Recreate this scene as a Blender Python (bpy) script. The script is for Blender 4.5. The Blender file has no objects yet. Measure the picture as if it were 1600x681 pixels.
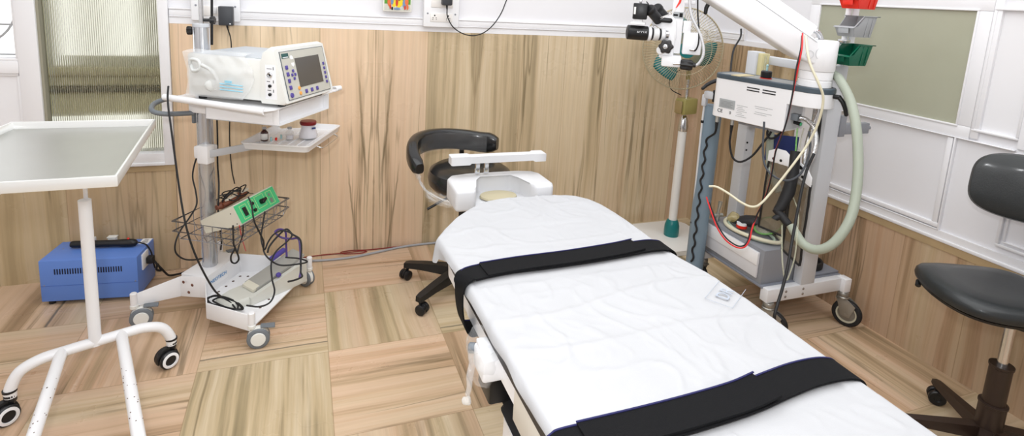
import bpy, bmesh, math, random
from mathutils import Vector, Matrix, noise
random.seed(7)
SC = bpy.context.scene
COL = SC.collection
R = math.radians
V = Vector

# ---------------------------------------------------------------- camera
YAW, PITCH, ROLL, FPX = 0.36301585, -0.17128363, 0.05752372, 877.07
def make_camera():
    f = V((math.sin(YAW)*math.cos(PITCH), math.cos(YAW)*math.cos(PITCH), math.sin(PITCH)))
    r0 = V((math.cos(YAW), -math.sin(YAW), 0)); u0 = r0.cross(f)
    r = math.cos(ROLL)*r0 + math.sin(ROLL)*u0
    u = -math.sin(ROLL)*r0 + math.cos(ROLL)*u0
    cd = bpy.data.cameras.new('camera'); co = bpy.data.objects.new('camera', cd); COL.objects.link(co)
    m = Matrix((r, u, -f)).transposed().to_4x4(); m.translation = V((0, 0, 1.5))
    co.matrix_world = m
    cd.sensor_width = 36; cd.sensor_fit = 'HORIZONTAL'
    cd.lens = FPX/1600*36; cd.shift_x = 0; cd.shift_y = -193.5/1600
    cd.clip_start = 0.02; cd.clip_end = 60
    SC.camera = co
make_camera()

# ---------------------------------------------------------------- materials
def lin(c):
    def f(x):
        x /= 255.0
        return x/12.92 if x <= .04045 else ((x+.055)/1.055)**2.4
    return (f(c[0]), f(c[1]), f(c[2]), 1)
MATS = {}
def mat(name, rgb, rough=.5, metal=0, spec=.5, coat=0, bump=0, bscale=80, var=0, vscale=6, trans=0, ior=1.45, alpha=1, sheen=0):
    if name in MATS: return MATS[name]
    m = bpy.data.materials.new(name); m.use_nodes = True
    nt = m.node_tree; b = nt.nodes['Principled BSDF']
    b.inputs['Base Color'].default_value = lin(rgb)
    b.inputs['Roughness'].default_value = rough; b.inputs['Metallic'].default_value = metal
    b.inputs['Specular IOR Level'].default_value = spec; b.inputs['Coat Weight'].default_value = coat
    b.inputs['Coat Roughness'].default_value = .1
    b.inputs['IOR'].default_value = ior; b.inputs['Transmission Weight'].default_value = trans
    b.inputs['Alpha'].default_value = alpha
    if sheen: b.inputs['Sheen Weight'].default_value = sheen
    tc = nt.nodes.new('ShaderNodeTexCoord')
    n = nt.nodes.new('ShaderNodeTexNoise'); n.inputs['Scale'].default_value = vscale; n.inputs['Detail'].default_value = 4
    nt.links.new(tc.outputs['Object'], n.inputs['Vector'])
    v = var if var else .03
    mx = nt.nodes.new('ShaderNodeMix'); mx.data_type = 'RGBA'
    c = lin(rgb)
    mx.inputs['A'].default_value = tuple(x*(1-v) for x in c[:3]) + (1,)
    mx.inputs['B'].default_value = tuple(min(1, x*(1+v)) for x in c[:3]) + (1,)
    nt.links.new(n.outputs['Fac'], mx.inputs['Factor'])
    nt.links.new(mx.outputs['Result'], b.inputs['Base Color'])
    if bump:
        n2 = nt.nodes.new('ShaderNodeTexNoise'); n2.inputs['Scale'].default_value = bscale; n2.inputs['Detail'].default_value = 3
        nt.links.new(tc.outputs['Object'], n2.inputs['Vector'])
        bp = nt.nodes.new('ShaderNodeBump'); bp.inputs['Strength'].default_value = bump; bp.inputs['Distance'].default_value = .002
        nt.links.new(n2.outputs['Fac'], bp.inputs['Height']); nt.links.new(bp.outputs['Normal'], b.inputs['Normal'])
    MATS[name] = m
    return m

def emis(name, rgb, s):
    m = bpy.data.materials.new(name); m.use_nodes = True; nt = m.node_tree
    nt.nodes.remove(nt.nodes['Principled BSDF'])
    e = nt.nodes.new('ShaderNodeEmission'); e.inputs['Color'].default_value = lin(rgb); e.inputs['Strength'].default_value = s
    nt.links.new(e.outputs[0], nt.nodes['Material Output'].inputs[0])
    MATS[name] = m; return m

class NT:
    def __init__(s, nt): s.nt = nt
    def link(s, a, b):
        if isinstance(a, (int, float)): b.default_value = a
        elif isinstance(a, tuple): b.default_value = a
        else: s.nt.links.new(a, b)
    def m(s, op, a, b=None, c=None):
        n = s.nt.nodes.new('ShaderNodeMath'); n.operation = op
        s.link(a, n.inputs[0])
        if b is not None: s.link(b, n.inputs[1])
        if c is not None: s.link(c, n.inputs[2])
        return n.outputs[0]
    def xyz(s, x, y, z):
        n = s.nt.nodes.new('ShaderNodeCombineXYZ')
        for i, q in enumerate((x, y, z)): s.link(q, n.inputs[i])
        return n.outputs[0]
    def noise(s, vec, scale=1, detail=4, rough=.5, dist=0):
        n = s.nt.nodes.new('ShaderNodeTexNoise'); s.link(vec, n.inputs['Vector'])
        n.inputs['Scale'].default_value = scale; n.inputs['Detail'].default_value = detail
        n.inputs['Roughness'].default_value = rough; n.inputs['Distortion'].default_value = dist
        return n.outputs['Fac']
    def white(s, vec):
        n = s.nt.nodes.new('ShaderNodeTexWhiteNoise'); s.link(vec, n.inputs['Vector']); return n.outputs['Value']
    def mixf(s, f, a, b):
        return s.m('ADD', s.m('MULTIPLY', a, s.m('SUBTRACT', 1.0, f)), s.m('MULTIPLY', b, f))
    def mixc(s, f, a, b, mode='MIX'):
        n = s.nt.nodes.new('ShaderNodeMix'); n.data_type = 'RGBA'; n.blend_type = mode
        s.link(f, n.inputs['Factor']); s.link(a, n.inputs['A']); s.link(b, n.inputs['B']); return n.outputs['Result']
    def ramp(s, f, stops):
        n = s.nt.nodes.new('ShaderNodeValToRGB'); s.link(f, n.inputs[0]); el = n.color_ramp.elements
        while len(el) < len(stops): el.new(.5)
        for e, (p, c) in zip(el, stops):
            e.position = p; e.color = lin(c)
        return n.outputs[0]
    def map(s, v, a, b, c=0., d=1.):
        n = s.nt.nodes.new('ShaderNodeMapRange'); s.link(v, n.inputs[0])
        for i, q in enumerate((a, b, c, d)): n.inputs[i+1].default_value = q
        return n.outputs[0]

def marble(name, kind, tint=1.0, dark=1.0, rosy=0):
    """veined sedimentary marble. kind: 'floor' checkerboard tiles, 'back' upright slabs along X, 'right' upright slabs along Y"""
    m = bpy.data.materials.new(name); m.use_nodes = True; t = NT(m.node_tree); nt = m.node_tree
    b = nt.nodes['Principled BSDF']
    g = nt.nodes.new('ShaderNodeNewGeometry'); sp = nt.nodes.new('ShaderNodeSeparateXYZ'); nt.links.new(g.outputs['Position'], sp.inputs[0])
    x, y, z = sp.outputs
    if kind == 'floor':
        P = .486
        X = t.m('MINIMUM', t.m('DIVIDE', t.m('SUBTRACT', x, .095), P), 4.96); Y = t.m('DIVIDE', t.m('SUBTRACT', y, 2.23), P)
        i = t.m('FLOOR', X); j = t.m('FLOOR', Y)
        par = t.m('FLOORED_MODULO', t.m('ADD', i, j), 2.0)
        u = t.mixf(par, x, y); v = t.mixf(par, y, x)
        seed = t.m('MULTIPLY', t.white(t.xyz(i, j, 3.0)), 40.0)
        h = t.white(t.xyz(i, j, 11.0)); h2 = t.white(t.xyz(i, j, 23.0))
        fx = t.m('ABSOLUTE', t.m('SUBTRACT', t.m('FRACT', X), .5)); fy = t.m('ABSOLUTE', t.m('SUBTRACT', t.m('FRACT', Y), .5))
        joint = t.map(t.m('MAXIMUM', fx, fy), .4955, .4985)
    else:
        P = .29
        w = x if kind == 'back' else y
        X = t.m('SUBTRACT', w, .38 if kind == 'back' else 1.93)
        u = t.m('PINGPONG', X, P); v = z
        pr = t.m('FLOOR', t.m('DIVIDE', t.m('ADD', X, P), 2*P))
        sl = t.m('FLOOR', t.m('DIVIDE', X, P))
        seed = t.m('MULTIPLY', t.white(t.xyz(pr, 5.0, 1.0)), 40.0)
        h = t.white(t.xyz(pr, 2.0, 9.0)); h2 = t.white(t.xyz(sl, 7.0, 4.0))
        fx = t.m('ABSOLUTE', t.m('SUBTRACT', t.m('FRACT', t.m('DIVIDE', X, P)), .5))
        joint = t.map(fx, .492, .4975)
    wob = t.m('MULTIPLY', t.m('SUBTRACT', t.noise(t.xyz(t.m('MULTIPLY', u, 3.0), t.m('MULTIPLY', v, 1.6), seed), 1, 3), .5), .035)
    u2 = t.m('ADD', u, wob)
    n1 = t.noise(t.xyz(t.m('MULTIPLY', u2, 9.0), t.m('MULTIPLY', v, .26), seed), 1, 6, .60, .10)
    n2 = t.noise(t.xyz(t.m('MULTIPLY', u2, 85.0), t.m('MULTIPLY', v, 1.5), t.m('ADD', seed, 3.0)), 1, 4, .6)
    n3 = t.noise(t.xyz(t.m('MULTIPLY', u2, 11.0), t.m('MULTIPLY', v, .38), t.m('ADD', seed, 7.0)), 1, 3, .45, .25)
    n4 = t.noise(t.xyz(t.m('MULTIPLY', u2, 5.0), t.m('MULTIPLY', v, .3), t.m('ADD', seed, 13.0)), 1, 3)
    n5 = t.noise(t.xyz(t.m('MULTIPLY', u, 4.0), t.m('MULTIPLY', v, 4.0), seed), 1, 5)
    pale = t.ramp(n1, [(.28, (138, 124, 96)), (.38, (172, 156, 124)), (.44, (206, 186, 152)), (.52, (228, 211, 182)), (.60, (214, 194, 160)), (.66, (182, 166, 130)), (.74, (210, 190, 156)), (.85, (150, 136, 104))])
    pink = t.ramp(n1, [(.28, (158, 130, 102)), (.39, (198, 166, 136)), (.46, (224, 192, 164)), (.55, (230, 200, 174)), (.62, (216, 180, 150)), (.70, (186, 160, 128)), (.8, (210, 176, 148))])
    ps = t.m('ADD', t.m('MULTIPLY', t.m('SUBTRACT', h, .5), .45), n4)
    c = t.mixc(t.map(ps, .38-.16*rosy, .62-.16*rosy), pale, pink)
    if kind == 'back':                                      # paler rosy slabs in the middle, olive under the window, browner towards the corner
        mid = t.m('MULTIPLY', t.m('LESS_THAN', x, .67), t.m('GREATER_THAN', x, -.605))
        c = t.mixc(t.m('ADD', .18, t.m('MULTIPLY', mid, .30)), c, lin((228, 202, 174)))
        lowl = t.m('LESS_THAN', x, -.605); c = t.mixc(t.m('MULTIPLY', lowl, .45), c, lin((186, 162, 120)))
        k = t.m('ADD', .90, t.m('MULTIPLY', mid, .14)); c = t.mixc(1.0, c, t.xyz(k, k, k), 'MULTIPLY')
    fine = t.map(n2, .25, .7, .90, 1.04)
    c = t.mixc(1.0, c, t.xyz(fine, fine, fine), 'MULTIPLY')
    c = t.mixc(t.map(n5, .35, .7, 0., .22), c, lin((196, 176, 140)))
    extra = None
    if kind == 'back':                                      # the bookmatched veins of the pair meeting at x = .38
        near = t.m('ABSOLUTE', t.m('SUBTRACT', x, .38))
        wz = t.m('MULTIPLY', t.m('SUBTRACT', t.noise(t.xyz(7.0, t.m('MULTIPLY', z, 5.0), 2.0), 1, 3), .5), .03)
        def vn(c0, c1, z0, z1, wdt):
            f = t.m('ADD', t.m('ADD', c0, t.m('MULTIPLY', z, c1)), wz)
            d = t.m('ABSOLUTE', t.m('SUBTRACT', near, f))
            k = t.m('SUBTRACT', 1.0, t.map(d, wdt*.35, wdt))
            return t.m('MULTIPLY', k, t.m('MULTIPLY', t.map(z, z0, z0+.12), t.m('SUBTRACT', 1.0, t.map(z, z1-.15, z1))))
        extra = t.m('MAXIMUM', vn(.012, .075, .30, 1.12, .008), vn(.085, .12, -.2, .55, .006))
        extra = t.m('MAXIMUM', extra, vn(-.003, 0.0, -.2, .62, .010))
        extra = t.m('MAXIMUM', extra, vn(-.003, 0.0, 1.12, 1.5, .010))
        extra = t.m('MULTIPLY', extra, t.map(n2, .3, .6, .25, .65))
    vein = t.m('SUBTRACT', 1.0, t.map(t.m('ABSOLUTE', t.m('SUBTRACT', n3, .5)), .002, .022))
    vein = t.m('MULTIPLY', vein, t.map(t.noise(t.xyz(t.m('MULTIPLY', u, 5.0), t.m('MULTIPLY', v, 1.4), t.m('ADD', seed, 21.0)), 1, 3), .46, .62))
    c = t.mixc(t.m('MULTIPLY', vein, .62), c, lin((104, 90, 62)))
    if extra is not None: c = t.mixc(extra, c, lin((112, 98, 72)))
    if kind == 'floor':                                     # dark inlaid bands in three of the tiles
        w3 = t.m('MULTIPLY', t.m('SUBTRACT', t.noise(t.xyz(t.m('MULTIPLY', x, 9.0), t.m('MULTIPLY', y, 9.0), 4.0), 1, 3), .5), .012)
        def bandm(a, a0, b, b0, b1, wdt):
            k = t.m('SUBTRACT', 1.0, t.map(t.m('ABSOLUTE', t.m('SUBTRACT', t.m('ADD', a, w3), a0)), wdt*.3, wdt))
            return t.m('MULTIPLY', k, t.m('MULTIPLY', t.m('GREATER_THAN', b, b0), t.m('LESS_THAN', b, b1)))
        dk = t.m('MAXIMUM', bandm(y, 2.305, x, -.391, .095, .006), t.m('MAXIMUM', bandm(y, 2.275, x, .581, 1.067, .006), bandm(x, -1.035, y, 2.716, 3.15, .008)))
        c = t.mixc(t.m('MULTIPLY', dk, .75), c, lin((92, 90, 78)))
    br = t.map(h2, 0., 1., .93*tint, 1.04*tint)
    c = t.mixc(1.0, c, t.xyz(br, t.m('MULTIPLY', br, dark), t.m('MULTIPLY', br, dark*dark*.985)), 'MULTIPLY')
    c = t.mixc(t.m('MULTIPLY', joint, .55), c, lin((140, 112, 80)))
    nt.links.new(c, b.inputs['Base Color'])
    b.inputs['Roughness'].default_value = .34; b.inputs['Specular IOR Level'].default_value = .4
    nt.links.new(t.map(n5, .3, .7, .24, .42), b.inputs['Roughness'])
    MATS[name] = m; return m

M_FLOOR = marble('marble floor tiles', 'floor', .86, .975)
M_BACK = marble('marble slabs back', 'back', .98, .985)
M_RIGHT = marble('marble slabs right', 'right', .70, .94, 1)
M_CAP = mat('marble cap strip', (176, 152, 116), .35, var=.12, vscale=14)
WHITE_WALL = mat('white gloss wall paint', (232, 231, 234), .42, var=.01)
WHITE_TRIM = mat('white gloss trim paint', (234, 233, 235), .32, var=.01)
CEIL = mat('ceiling white', (240, 240, 238), .8)
WHITE = mat('white powder coat', (238, 238, 240), .3)
WHITE2 = mat('white plastic', (240, 240, 242), .32)
CREAM = mat('cream plastic', (230, 230, 225), .4)
BEIGE = mat('beige plastic', (216, 212, 196), .4)
GREYP = mat('grey plastic', (112, 118, 124), .4)
LGREY = mat('light grey plastic', (196, 198, 202), .42)
MGREY = mat('mid grey paint', (140, 142, 148), .42)
BLACK = mat('black plastic', (22, 22, 24), .38)
BLACKR = mat('black rubber', (26, 26, 28), .6)
VINYL = mat('black vinyl', (24, 24, 25), .26, coat=.25, bump=.15, bscale=220)
VINYLG = mat('charcoal vinyl', (37, 40, 41), .36, coat=.1, bump=.2, bscale=260)
BROWNM = mat('dark brown metal', (46, 34, 28), .35)
CHROME = mat('chrome', (215, 216, 218), .16, 1)
STEEL = mat('brushed steel', (188, 188, 184), .36, .8, bump=.05, var=.05)
ALU = mat('satin aluminium', (196, 198, 202), .26, .75)
RUST = mat('chipped rust', (92, 60, 40), .7)
GREYBLUE = mat('grey blue paint', (118, 136, 150), .38)
SLATE = mat('slate grey trim', (70, 82, 92), .35)
TOPGREY = mat('grey worktop', (150, 150, 148), .45, var=.08, vscale=20)
BLUE = mat('blue paint', (98, 136, 212), .38)
DBLUE = mat('dark slot', (16, 24, 52), .7)
SLOT = mat('dark slot black', (18, 18, 18), .8)
GREEN = mat('green panel', (70, 190, 126), .4)
PURPLE = mat('purple button', (84, 72, 150), .4)
ORANGE = mat('orange button', (232, 164, 84), .4)
SCREEN = mat('dark lcd', (88, 84, 80), .18)
REDP = mat('red plastic', (226, 44, 28), .3)
GREYBIN = mat('grey bin plastic', (160, 162, 164), .35)
GREENBIN = mat('green bin plastic', (0, 92, 66), .3)
TEAL = mat('teal plastic', (22, 112, 112), .3)
OLIVE = mat('olive gold plastic', (158, 148, 90), .35)
REDLID = mat('dark red lid', (128, 26, 30), .3)
AMBER = mat('amber bottle', (62, 18, 14), .12, coat=.4)
PAPER = mat('paper label', (232, 230, 226), .6)
REDW = mat('red wire', (214, 36, 40), .4)
CREAMHOSE = mat('cream hose', (222, 216, 190), .4)
GREENHOSE = mat('pale green hose', (164, 171, 156), .38, spec=.4)
PURPLEC = mat('purple cable', (74, 52, 116), .4)
GREYC = mat('grey cable', (160, 162, 166), .45)
BROWNL = mat('brown leather', (112, 62, 42), .5)
BLUECARD = mat('navy card', (30, 48, 110), .5)
SKIN = mat('tan print', (190, 160, 110), .5)
LOGO = mat('blue print', (60, 140, 200), .5)
FAINT = mat('faint blue print', (172, 179, 190), .9, spec=.1)
PRINT = mat('grey print', (120, 122, 124), .6)
LABELG = mat('silver label', (170, 174, 176), .4)
RUBBERBAG = mat('black rubber bag', (32, 30, 32), .45)
MATTRESS = mat('black mattress cover', (38, 34, 36), .45)
STRAP = mat('black strap webbing', (13, 13, 15), .8, spec=.2, bump=.4, bscale=500)
STRAPE = mat('navy strap edge', (26, 26, 78), .7)
WHITE3 = mat('white moulded plastic', (206, 206, 208), .4)
SHEET = mat('white cotton sheet', (182, 182, 184), .85, bump=.12, bscale=300, spec=.2)
COTTON = mat('cotton wool', (236, 232, 236), .9)
BACKDROP = mat('olive outside wall', (198, 195, 176), .8, var=.06)
PADBEIGE = mat('beige pad', (178, 168, 140), .55)

def film(name, rgb, alpha, rough=.12, bst=.8):
    m = bpy.data.materials.new(name); m.use_nodes = True; nt = m.node_tree; b = nt.nodes['Principled BSDF']
    b.inputs['Base Color'].default_value = lin(rgb); b.inputs['Roughness'].default_value = rough
    b.inputs['Specular IOR Level'].default_value = .8; b.inputs['Coat Weight'].default_value = .3
    tr = nt.nodes.new('ShaderNodeBsdfTransparent'); mx = nt.nodes.new('ShaderNodeMixShader')
    tc = nt.nodes.new('ShaderNodeTexCoord'); n = nt.nodes.new('ShaderNodeTexNoise'); n.inputs['Scale'].default_value = 28; n.inputs['Detail'].default_value = 4
    nt.links.new(tc.outputs['Object'], n.inputs['Vector'])
    bp = nt.nodes.new('ShaderNodeBump'); bp.inputs['Strength'].default_value = bst; bp.inputs['Distance'].default_value = .01
    nt.links.new(n.outputs['Fac'], bp.inputs['Height']); nt.links.new(bp.outputs['Normal'], b.inputs['Normal'])
    mx.inputs[0].default_value = alpha
    nt.links.new(tr.outputs[0], mx.inputs[1]); nt.links.new(b.outputs[0], mx.inputs[2])
    nt.links.new(mx.outputs[0], nt.nodes['Material Output'].inputs[0])
    MATS[name] = m; return m
FILM = film('clear plastic film', (236, 236, 236), .20)
FILM2 = film('milky plastic bag', (240, 242, 242), .34)
BAGF = film('white plastic bag', (246, 247, 247), .40, .3, .25)
FILM3 = film('thin clear film', (236, 236, 236), .07, .06)
CLEARTUBE = film('clear tubing', (206, 206, 180), .38)
GREENTUBE = film('green clear tubing', (120, 190, 90), .6)
CLEARPL = film('clear glass jar', (230, 232, 236), .22, .05)
SMOKE = film('smoky clear film', (112, 102, 86), .55)

REEDED = mat('reeded glass', (238, 238, 228), .10, trans=1, ior=1.30)
FROST = mat('grey frosted glass', (170, 170, 150), .22, bump=.1, bscale=30, var=.06, vscale=5, spec=.5)
GLASSCLR = mat('clear window glass', (250, 250, 250), .02, trans=1, ior=1.1)

# ---------------------------------------------------------------- mesh builder
def ortho(d):
    d = V(d).normalized()
    a = V((0, 0, 1)) if abs(d.z) < .9 else V((1, 0, 0))
    u = d.cross(a).normalized(); return u, d.cross(u).normalized(), d

def cat(pts, n=8, closed=False):
    P = [V(p) for p in pts]; out = []
    N = len(P); rng = range(N if closed else N-1)
    for i in rng:
        p0 = P[(i-1) % N] if (closed or i > 0) else P[0]*2-P[1]
        p1 = P[i]; p2 = P[(i+1) % N]
        p3 = P[(i+2) % N] if (closed or i+2 < N) else P[-1]*2-P[-2]
        for k in range(n):
            t = k/n
            out.append(.5*((2*p1)+(p2-p0)*t+(2*p0-5*p1+4*p2-p3)*t*t+(3*p1-p0-3*p2+p3)*t**3))
    if not closed: out.append(P[-1].copy())
    return out

class MB:
    def __init__(s): s.bm = bmesh.new(); s.mi = 0; s.mats = []
    def use(s, m):
        if m not in s.mats: s.mats.append(m)
        s.mi = s.mats.index(m); return s
    def _f(s, vs, smooth=True):
        try:
            f = s.bm.faces.new(vs); f.material_index = s.mi; f.smooth = smooth; return f
        except ValueError: return None
    def box(s, c, size, rot=None, bev=0, seg=2, taper=None):
        c = V(c); h = V(size)/2
        vs = []
        for sx in (-1, 1):
            for sy in (-1, 1):
                for sz in (-1, 1):
                    k = taper if (taper and sz > 0) else 1
                    p = V((sx*h.x*k, sy*h.y*k, sz*h.z))
                    if rot is not None: p = rot @ p
                    vs.append(s.bm.verts.new(c+p))
        fs = []
        for q in ((0, 1, 3, 2), (4, 6, 7, 5), (0, 4, 5, 1), (2, 3, 7, 6), (0, 2, 6, 4), (1, 5, 7, 3)):
            fs.append(s._f([vs[i] for i in q], bev > 0))
        if bev:
            es = list({e for f in fs for e in f.edges})
            r = bmesh.ops.bevel(s.bm, geom=es, offset=bev, segments=seg, affect='EDGES', profile=.5)
            for f in r['faces']: f.material_index = s.mi; f.smooth = True
        return s
    def loft(s, rings, cap0=True, cap1=True, closed=True):
        R_ = [[s.bm.verts.new(V(p)) for p in r] for r in rings]
        n = len(R_[0])
        for a, b in zip(R_, R_[1:]):
            for i in range(n if closed else n-1):
                s._f([a[i], a[(i+1) % n], b[(i+1) % n], b[i]])
        if cap0 and closed: s._f(list(reversed(R_[0])), False)
        if cap1 and closed: s._f(R_[-1], False)
        return s
    def tube(s, pts, r, n=10, closed=False, sm=0, caps=True):
        n0 = len(pts)
        if sm: pts = cat(pts, sm, closed)
        P = [V(p) for p in pts]; N = len(P); rl = None
        if isinstance(r, (list, tuple)):
            rl = []
            for i in range(N):
                q = i/(N-1)*(len(r)-1); k = min(int(q), len(r)-2); rl.append(r[k]+(r[k+1]-r[k])*(q-k))
        rings = []; u = None
        for i in range(N):
            if closed: d = P[(i+1) % N]-P[i-1]
            else: d = P[min(i+1, N-1)]-P[max(i-1, 0)]
            if d.length < 1e-9: d = V((0, 0, 1))
            d.normalize()
            if u is None: u, w, _ = ortho(d)
            else:
                u = (u-d*u.dot(d)); u.normalize(); w = d.cross(u)
            rr = rl[i] if rl else r
            w = d.cross(u)
            rings.append([P[i]+(u*math.cos(2*math.pi*k/n)+w*math.sin(2*math.pi*k/n))*rr for k in range(n)])
        if closed: rings.append(rings[0]); caps = False
        if closed:
            R_ = [[s.bm.verts.new(p) for p in q] for q in rings[:-1]]; R_.append(R_[0])
            # match twist on closing ring
            best = min(range(n), key=lambda k: (rings[-2][0]-rings[0][k]).length)
            for a, b in zip(R_[:-2], R_[1:-1]):
                for i in range(n): s._f([a[i], a[(i+1) % n], b[(i+1) % n], b[i]])
            a, b = R_[-2], R_[0]
            for i in range(n): s._f([a[i], a[(i+1) % n], b[(i+1+best) % n], b[(i+best) % n]])
            return s
        return s.loft(rings, caps, caps)
    def cyl(s, a, b, r, n=24, bev=0, r2=None):
        a = V(a); b = V(b); r2 = r if r2 is None else r2
        L = (b-a).length
        if bev:
            return s.lathe([(0, 0), (r-bev, 0), (r, bev), (r2, L-bev), (r2-bev, L), (0, L)], a, b-a, n)
        return s.lathe([(0, 0), (r, 0), (r2, L), (0, L)], a, b-a, n)
    def lathe(s, prof, c, axis=(0, 0, 1), n=28, sharp=True):
        c = V(c); u, w, d = ortho(axis)
        rings = []
        for (r, z) in prof:
            if r < 1e-6: rings.append([s.bm.verts.new(c+d*z)])
            else: rings.append([s.bm.verts.new(c+d*z+(u*math.cos(2*math.pi*k/n)+w*math.sin(2*math.pi*k/n))*r) for k in range(n)])
        for a, b in zip(rings, rings[1:]):
            if len(a) == 1 and len(b) == 1: continue
            for i in range(n):
                j = (i+1) % n
                if len(a) == 1: s._f([a[0], b[j], b[i]])
                elif len(b) == 1: s._f([a[i], a[j], b[0]])
                else: s._f([a[i], a[j], b[j], b[i]])
        return s
    def prism(s, poly, off, bev=0, seg=2):
        off = V(off); a = [s.bm.verts.new(V(p)) for p in poly]; b = [s.bm.verts.new(V(p)+off) for p in poly]
        n = len(a); fs = [s._f(list(reversed(a)), bev > 0), s._f(b, bev > 0)]
        for i in range(n): fs.append(s._f([a[i], a[(i+1) % n], b[(i+1) % n], b[i]], bev > 0))
        if bev:
            es = list({e for f in fs if f for e in f.edges})
            r = bmesh.ops.bevel(s.bm, geom=es, offset=bev, segments=seg, affect='EDGES', profile=.5, clamp_overlap=True)
            for f in r['faces']: f.material_index = s.mi; f.smooth = True
        return s
    def ball(s, c, r, n=16, m=10, rot=None):
        c = V(c); rx, ry, rz = (r, r, r) if isinstance(r, (int, float)) else r
        rings = []
        for j in range(m+1):
            th = math.pi*j/m
            if j in (0, m):
                p = V((0, 0, rz*math.cos(th))); p = rot @ p if rot else p
                rings.append([s.bm.verts.new(c+p)])
            else:
                q = []
                for i in range(n):
                    p = V((rx*math.sin(th)*math.cos(2*math.pi*i/n), ry*math.sin(th)*math.sin(2*math.pi*i/n), rz*math.cos(th)))
                    p = rot @ p if rot else p
                    q.append(s.bm.verts.new(c+p))
                rings.append(q)
        for a, b in zip(rings, rings[1:]):
            for i in range(n):
                j = (i+1) % n
                if len(a) == 1: s._f([a[0], b[i], b[j]])
                elif len(b) == 1: s._f([a[i], b[0], a[j]])
                else: s._f([a[i], b[i], b[j], a[j]])
        return s
    def grid(s, f, nu, nv):
        g = [[s.bm.verts.new(V(f(i/nu, j/nv))) for j in range(nv+1)] for i in range(nu+1)]
        for i in range(nu):
            for j in range(nv): s._f([g[i][j], g[i+1][j], g[i+1][j+1], g[i][j+1]])
        return s
    def ribbon(s, pts, wd, width, th=.003, sm=6):
        if sm: pts = cat(pts, sm)
        P = [V(p) for p in pts]; wds = wd if isinstance(wd, list) else None
        rings = []
        for i, p in enumerate(P):
            d = (P[min(i+1, len(P)-1)]-P[max(i-1, 0)]).normalized()
            w = V(wd).normalized(); w = (w-d*w.dot(d)).normalized(); nn = d.cross(w).normalized()
            h = w*width/2; k = nn*th/2
            rings.append([p-h-k, p+h-k, p+h+k, p-h+k])
        return s.loft(rings)
    def xf(s, M):
        bmesh.ops.transform(s.bm, matrix=M, verts=s.bm.verts); return s

ROOTM = {}
def rootof(o):
    while o.parent: o = o.parent
    return o
def build(name, mb, m, parent=None, local=False, label=None, auto=38, solid=0, kind=None):
    bm = mb.bm
    if parent is not None and not local:
        rm = ROOTM[rootof(parent)]
        bmesh.ops.transform(bm, matrix=rm.inverted(), verts=bm.verts)
    bmesh.ops.recalc_face_normals(bm, faces=bm.faces)
    me = bpy.data.meshes.new(name); bm.to_mesh(me); bm.free()
    if mb.mats:
        for q in mb.mats: me.materials.append(q)
    else: me.materials.append(m)
    o = bpy.data.objects.new(name, me); COL.objects.link(o)
    if parent is not None: o.parent = parent
    else: ROOTM[o] = Matrix()
    try: me.set_sharp_from_angle(angle=R(auto))
    except Exception: pass
    if solid:
        md = o.modifiers.new('solid', 'SOLIDIFY'); md.thickness = solid; md.offset = 0
    if label: o['label'] = label
    if kind: o['kind'] = kind
    return o
def thing(name, label, cat_, loc=(0, 0, 0), rz=0, group=None):
    o = bpy.data.objects.new(name, None); COL.objects.link(o)
    o.empty_display_size = .1
    o.location = loc; o.rotation_euler = (0, 0, rz)
    o['label'] = label; o['category'] = cat_
    if group: o['group'] = group
    ROOTM[o] = Matrix.Translation(V(loc)) @ Matrix.Rotation(rz, 4, 'Z')
    return o
def tag(o, label, cat_, group=None):
    # a single-mesh thing: put its origin at its base
    vs = [v.co for v in o.data.vertices]
    mn = V((sum(v.x for v in vs)/len(vs), sum(v.y for v in vs)/len(vs), min(v.z for v in vs)))
    o.data.transform(Matrix.Translation(-mn)); o.location = mn; ROOTM[o] = Matrix.Translation(mn)
    o['label'] = label; o['category'] = cat_
    if group: o['group'] = group
    return o
def struct(name, mb, m, parent=None):
    o = build(name, mb, m, parent)
    o['kind'] = 'structure'; return o
def text(name, body, size, M, m, parent, ext=.0004):
    cu = bpy.data.curves.new(name, 'FONT'); cu.body = body; cu.size = size; cu.extrude = ext; cu.align_x = 'CENTER'; cu.align_y = 'CENTER'
    o = bpy.data.objects.new(name, cu); COL.objects.link(o)
    dg = bpy.context.evaluated_depsgraph_get(); me = bpy.data.meshes.new_from_object(o.evaluated_get(dg))
    bpy.data.objects.remove(o); 
    if parent is not None: M = ROOTM[rootof(parent)].inverted() @ M
    me.transform(M); me.materials.clear(); me.materials.append(m)
    o = bpy.data.objects.new(name, me); COL.objects.link(o)
    if parent is not None: o.parent = parent
    return o
def frame(c, ex, ey):
    ex = V(ex).normalized(); ey = V(ey); ey = (ey-ex*ey.dot(ex)).normalized(); ez = ex.cross(ey)
    m = Matrix((ex, ey, ez)).transposed().to_4x4(); m.translation = V(c); return m
def rotz(a): return Matrix.Rotation(a, 3, 'Z')
def rotm(ex, ey):
    ex = V(ex).normalized(); ey = V(ey); ey = (ey-ex*ey.dot(ex)).normalized()
    return Matrix((ex, ey, ex.cross(ey))).transposed()
def arc(c, r, a0, a1, n, ax=(1, 0, 0), ay=(0, 1, 0)):
    c = V(c); ax = V(ax); ay = V(ay)
    return [c+ax*r*math.cos(R(a0+(a1-a0)*k/n))+ay*r*math.sin(R(a0+(a1-a0)*k/n)) for k in range(n+1)]
def rrect(cx, cy, w, h, r, n=5):
    out = []
    for (sx, sy, a0) in ((1, 1, 0), (-1, 1, 90), (-1, -1, 180), (1, -1, 270)):
        for k in range(n+1):
            a = R(a0+90*k/n)
            out.append((cx+sx*(w/2-r)+r*math.cos(a), cy+sy*(h/2-r)+r*math.sin(a)))
    return out
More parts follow.
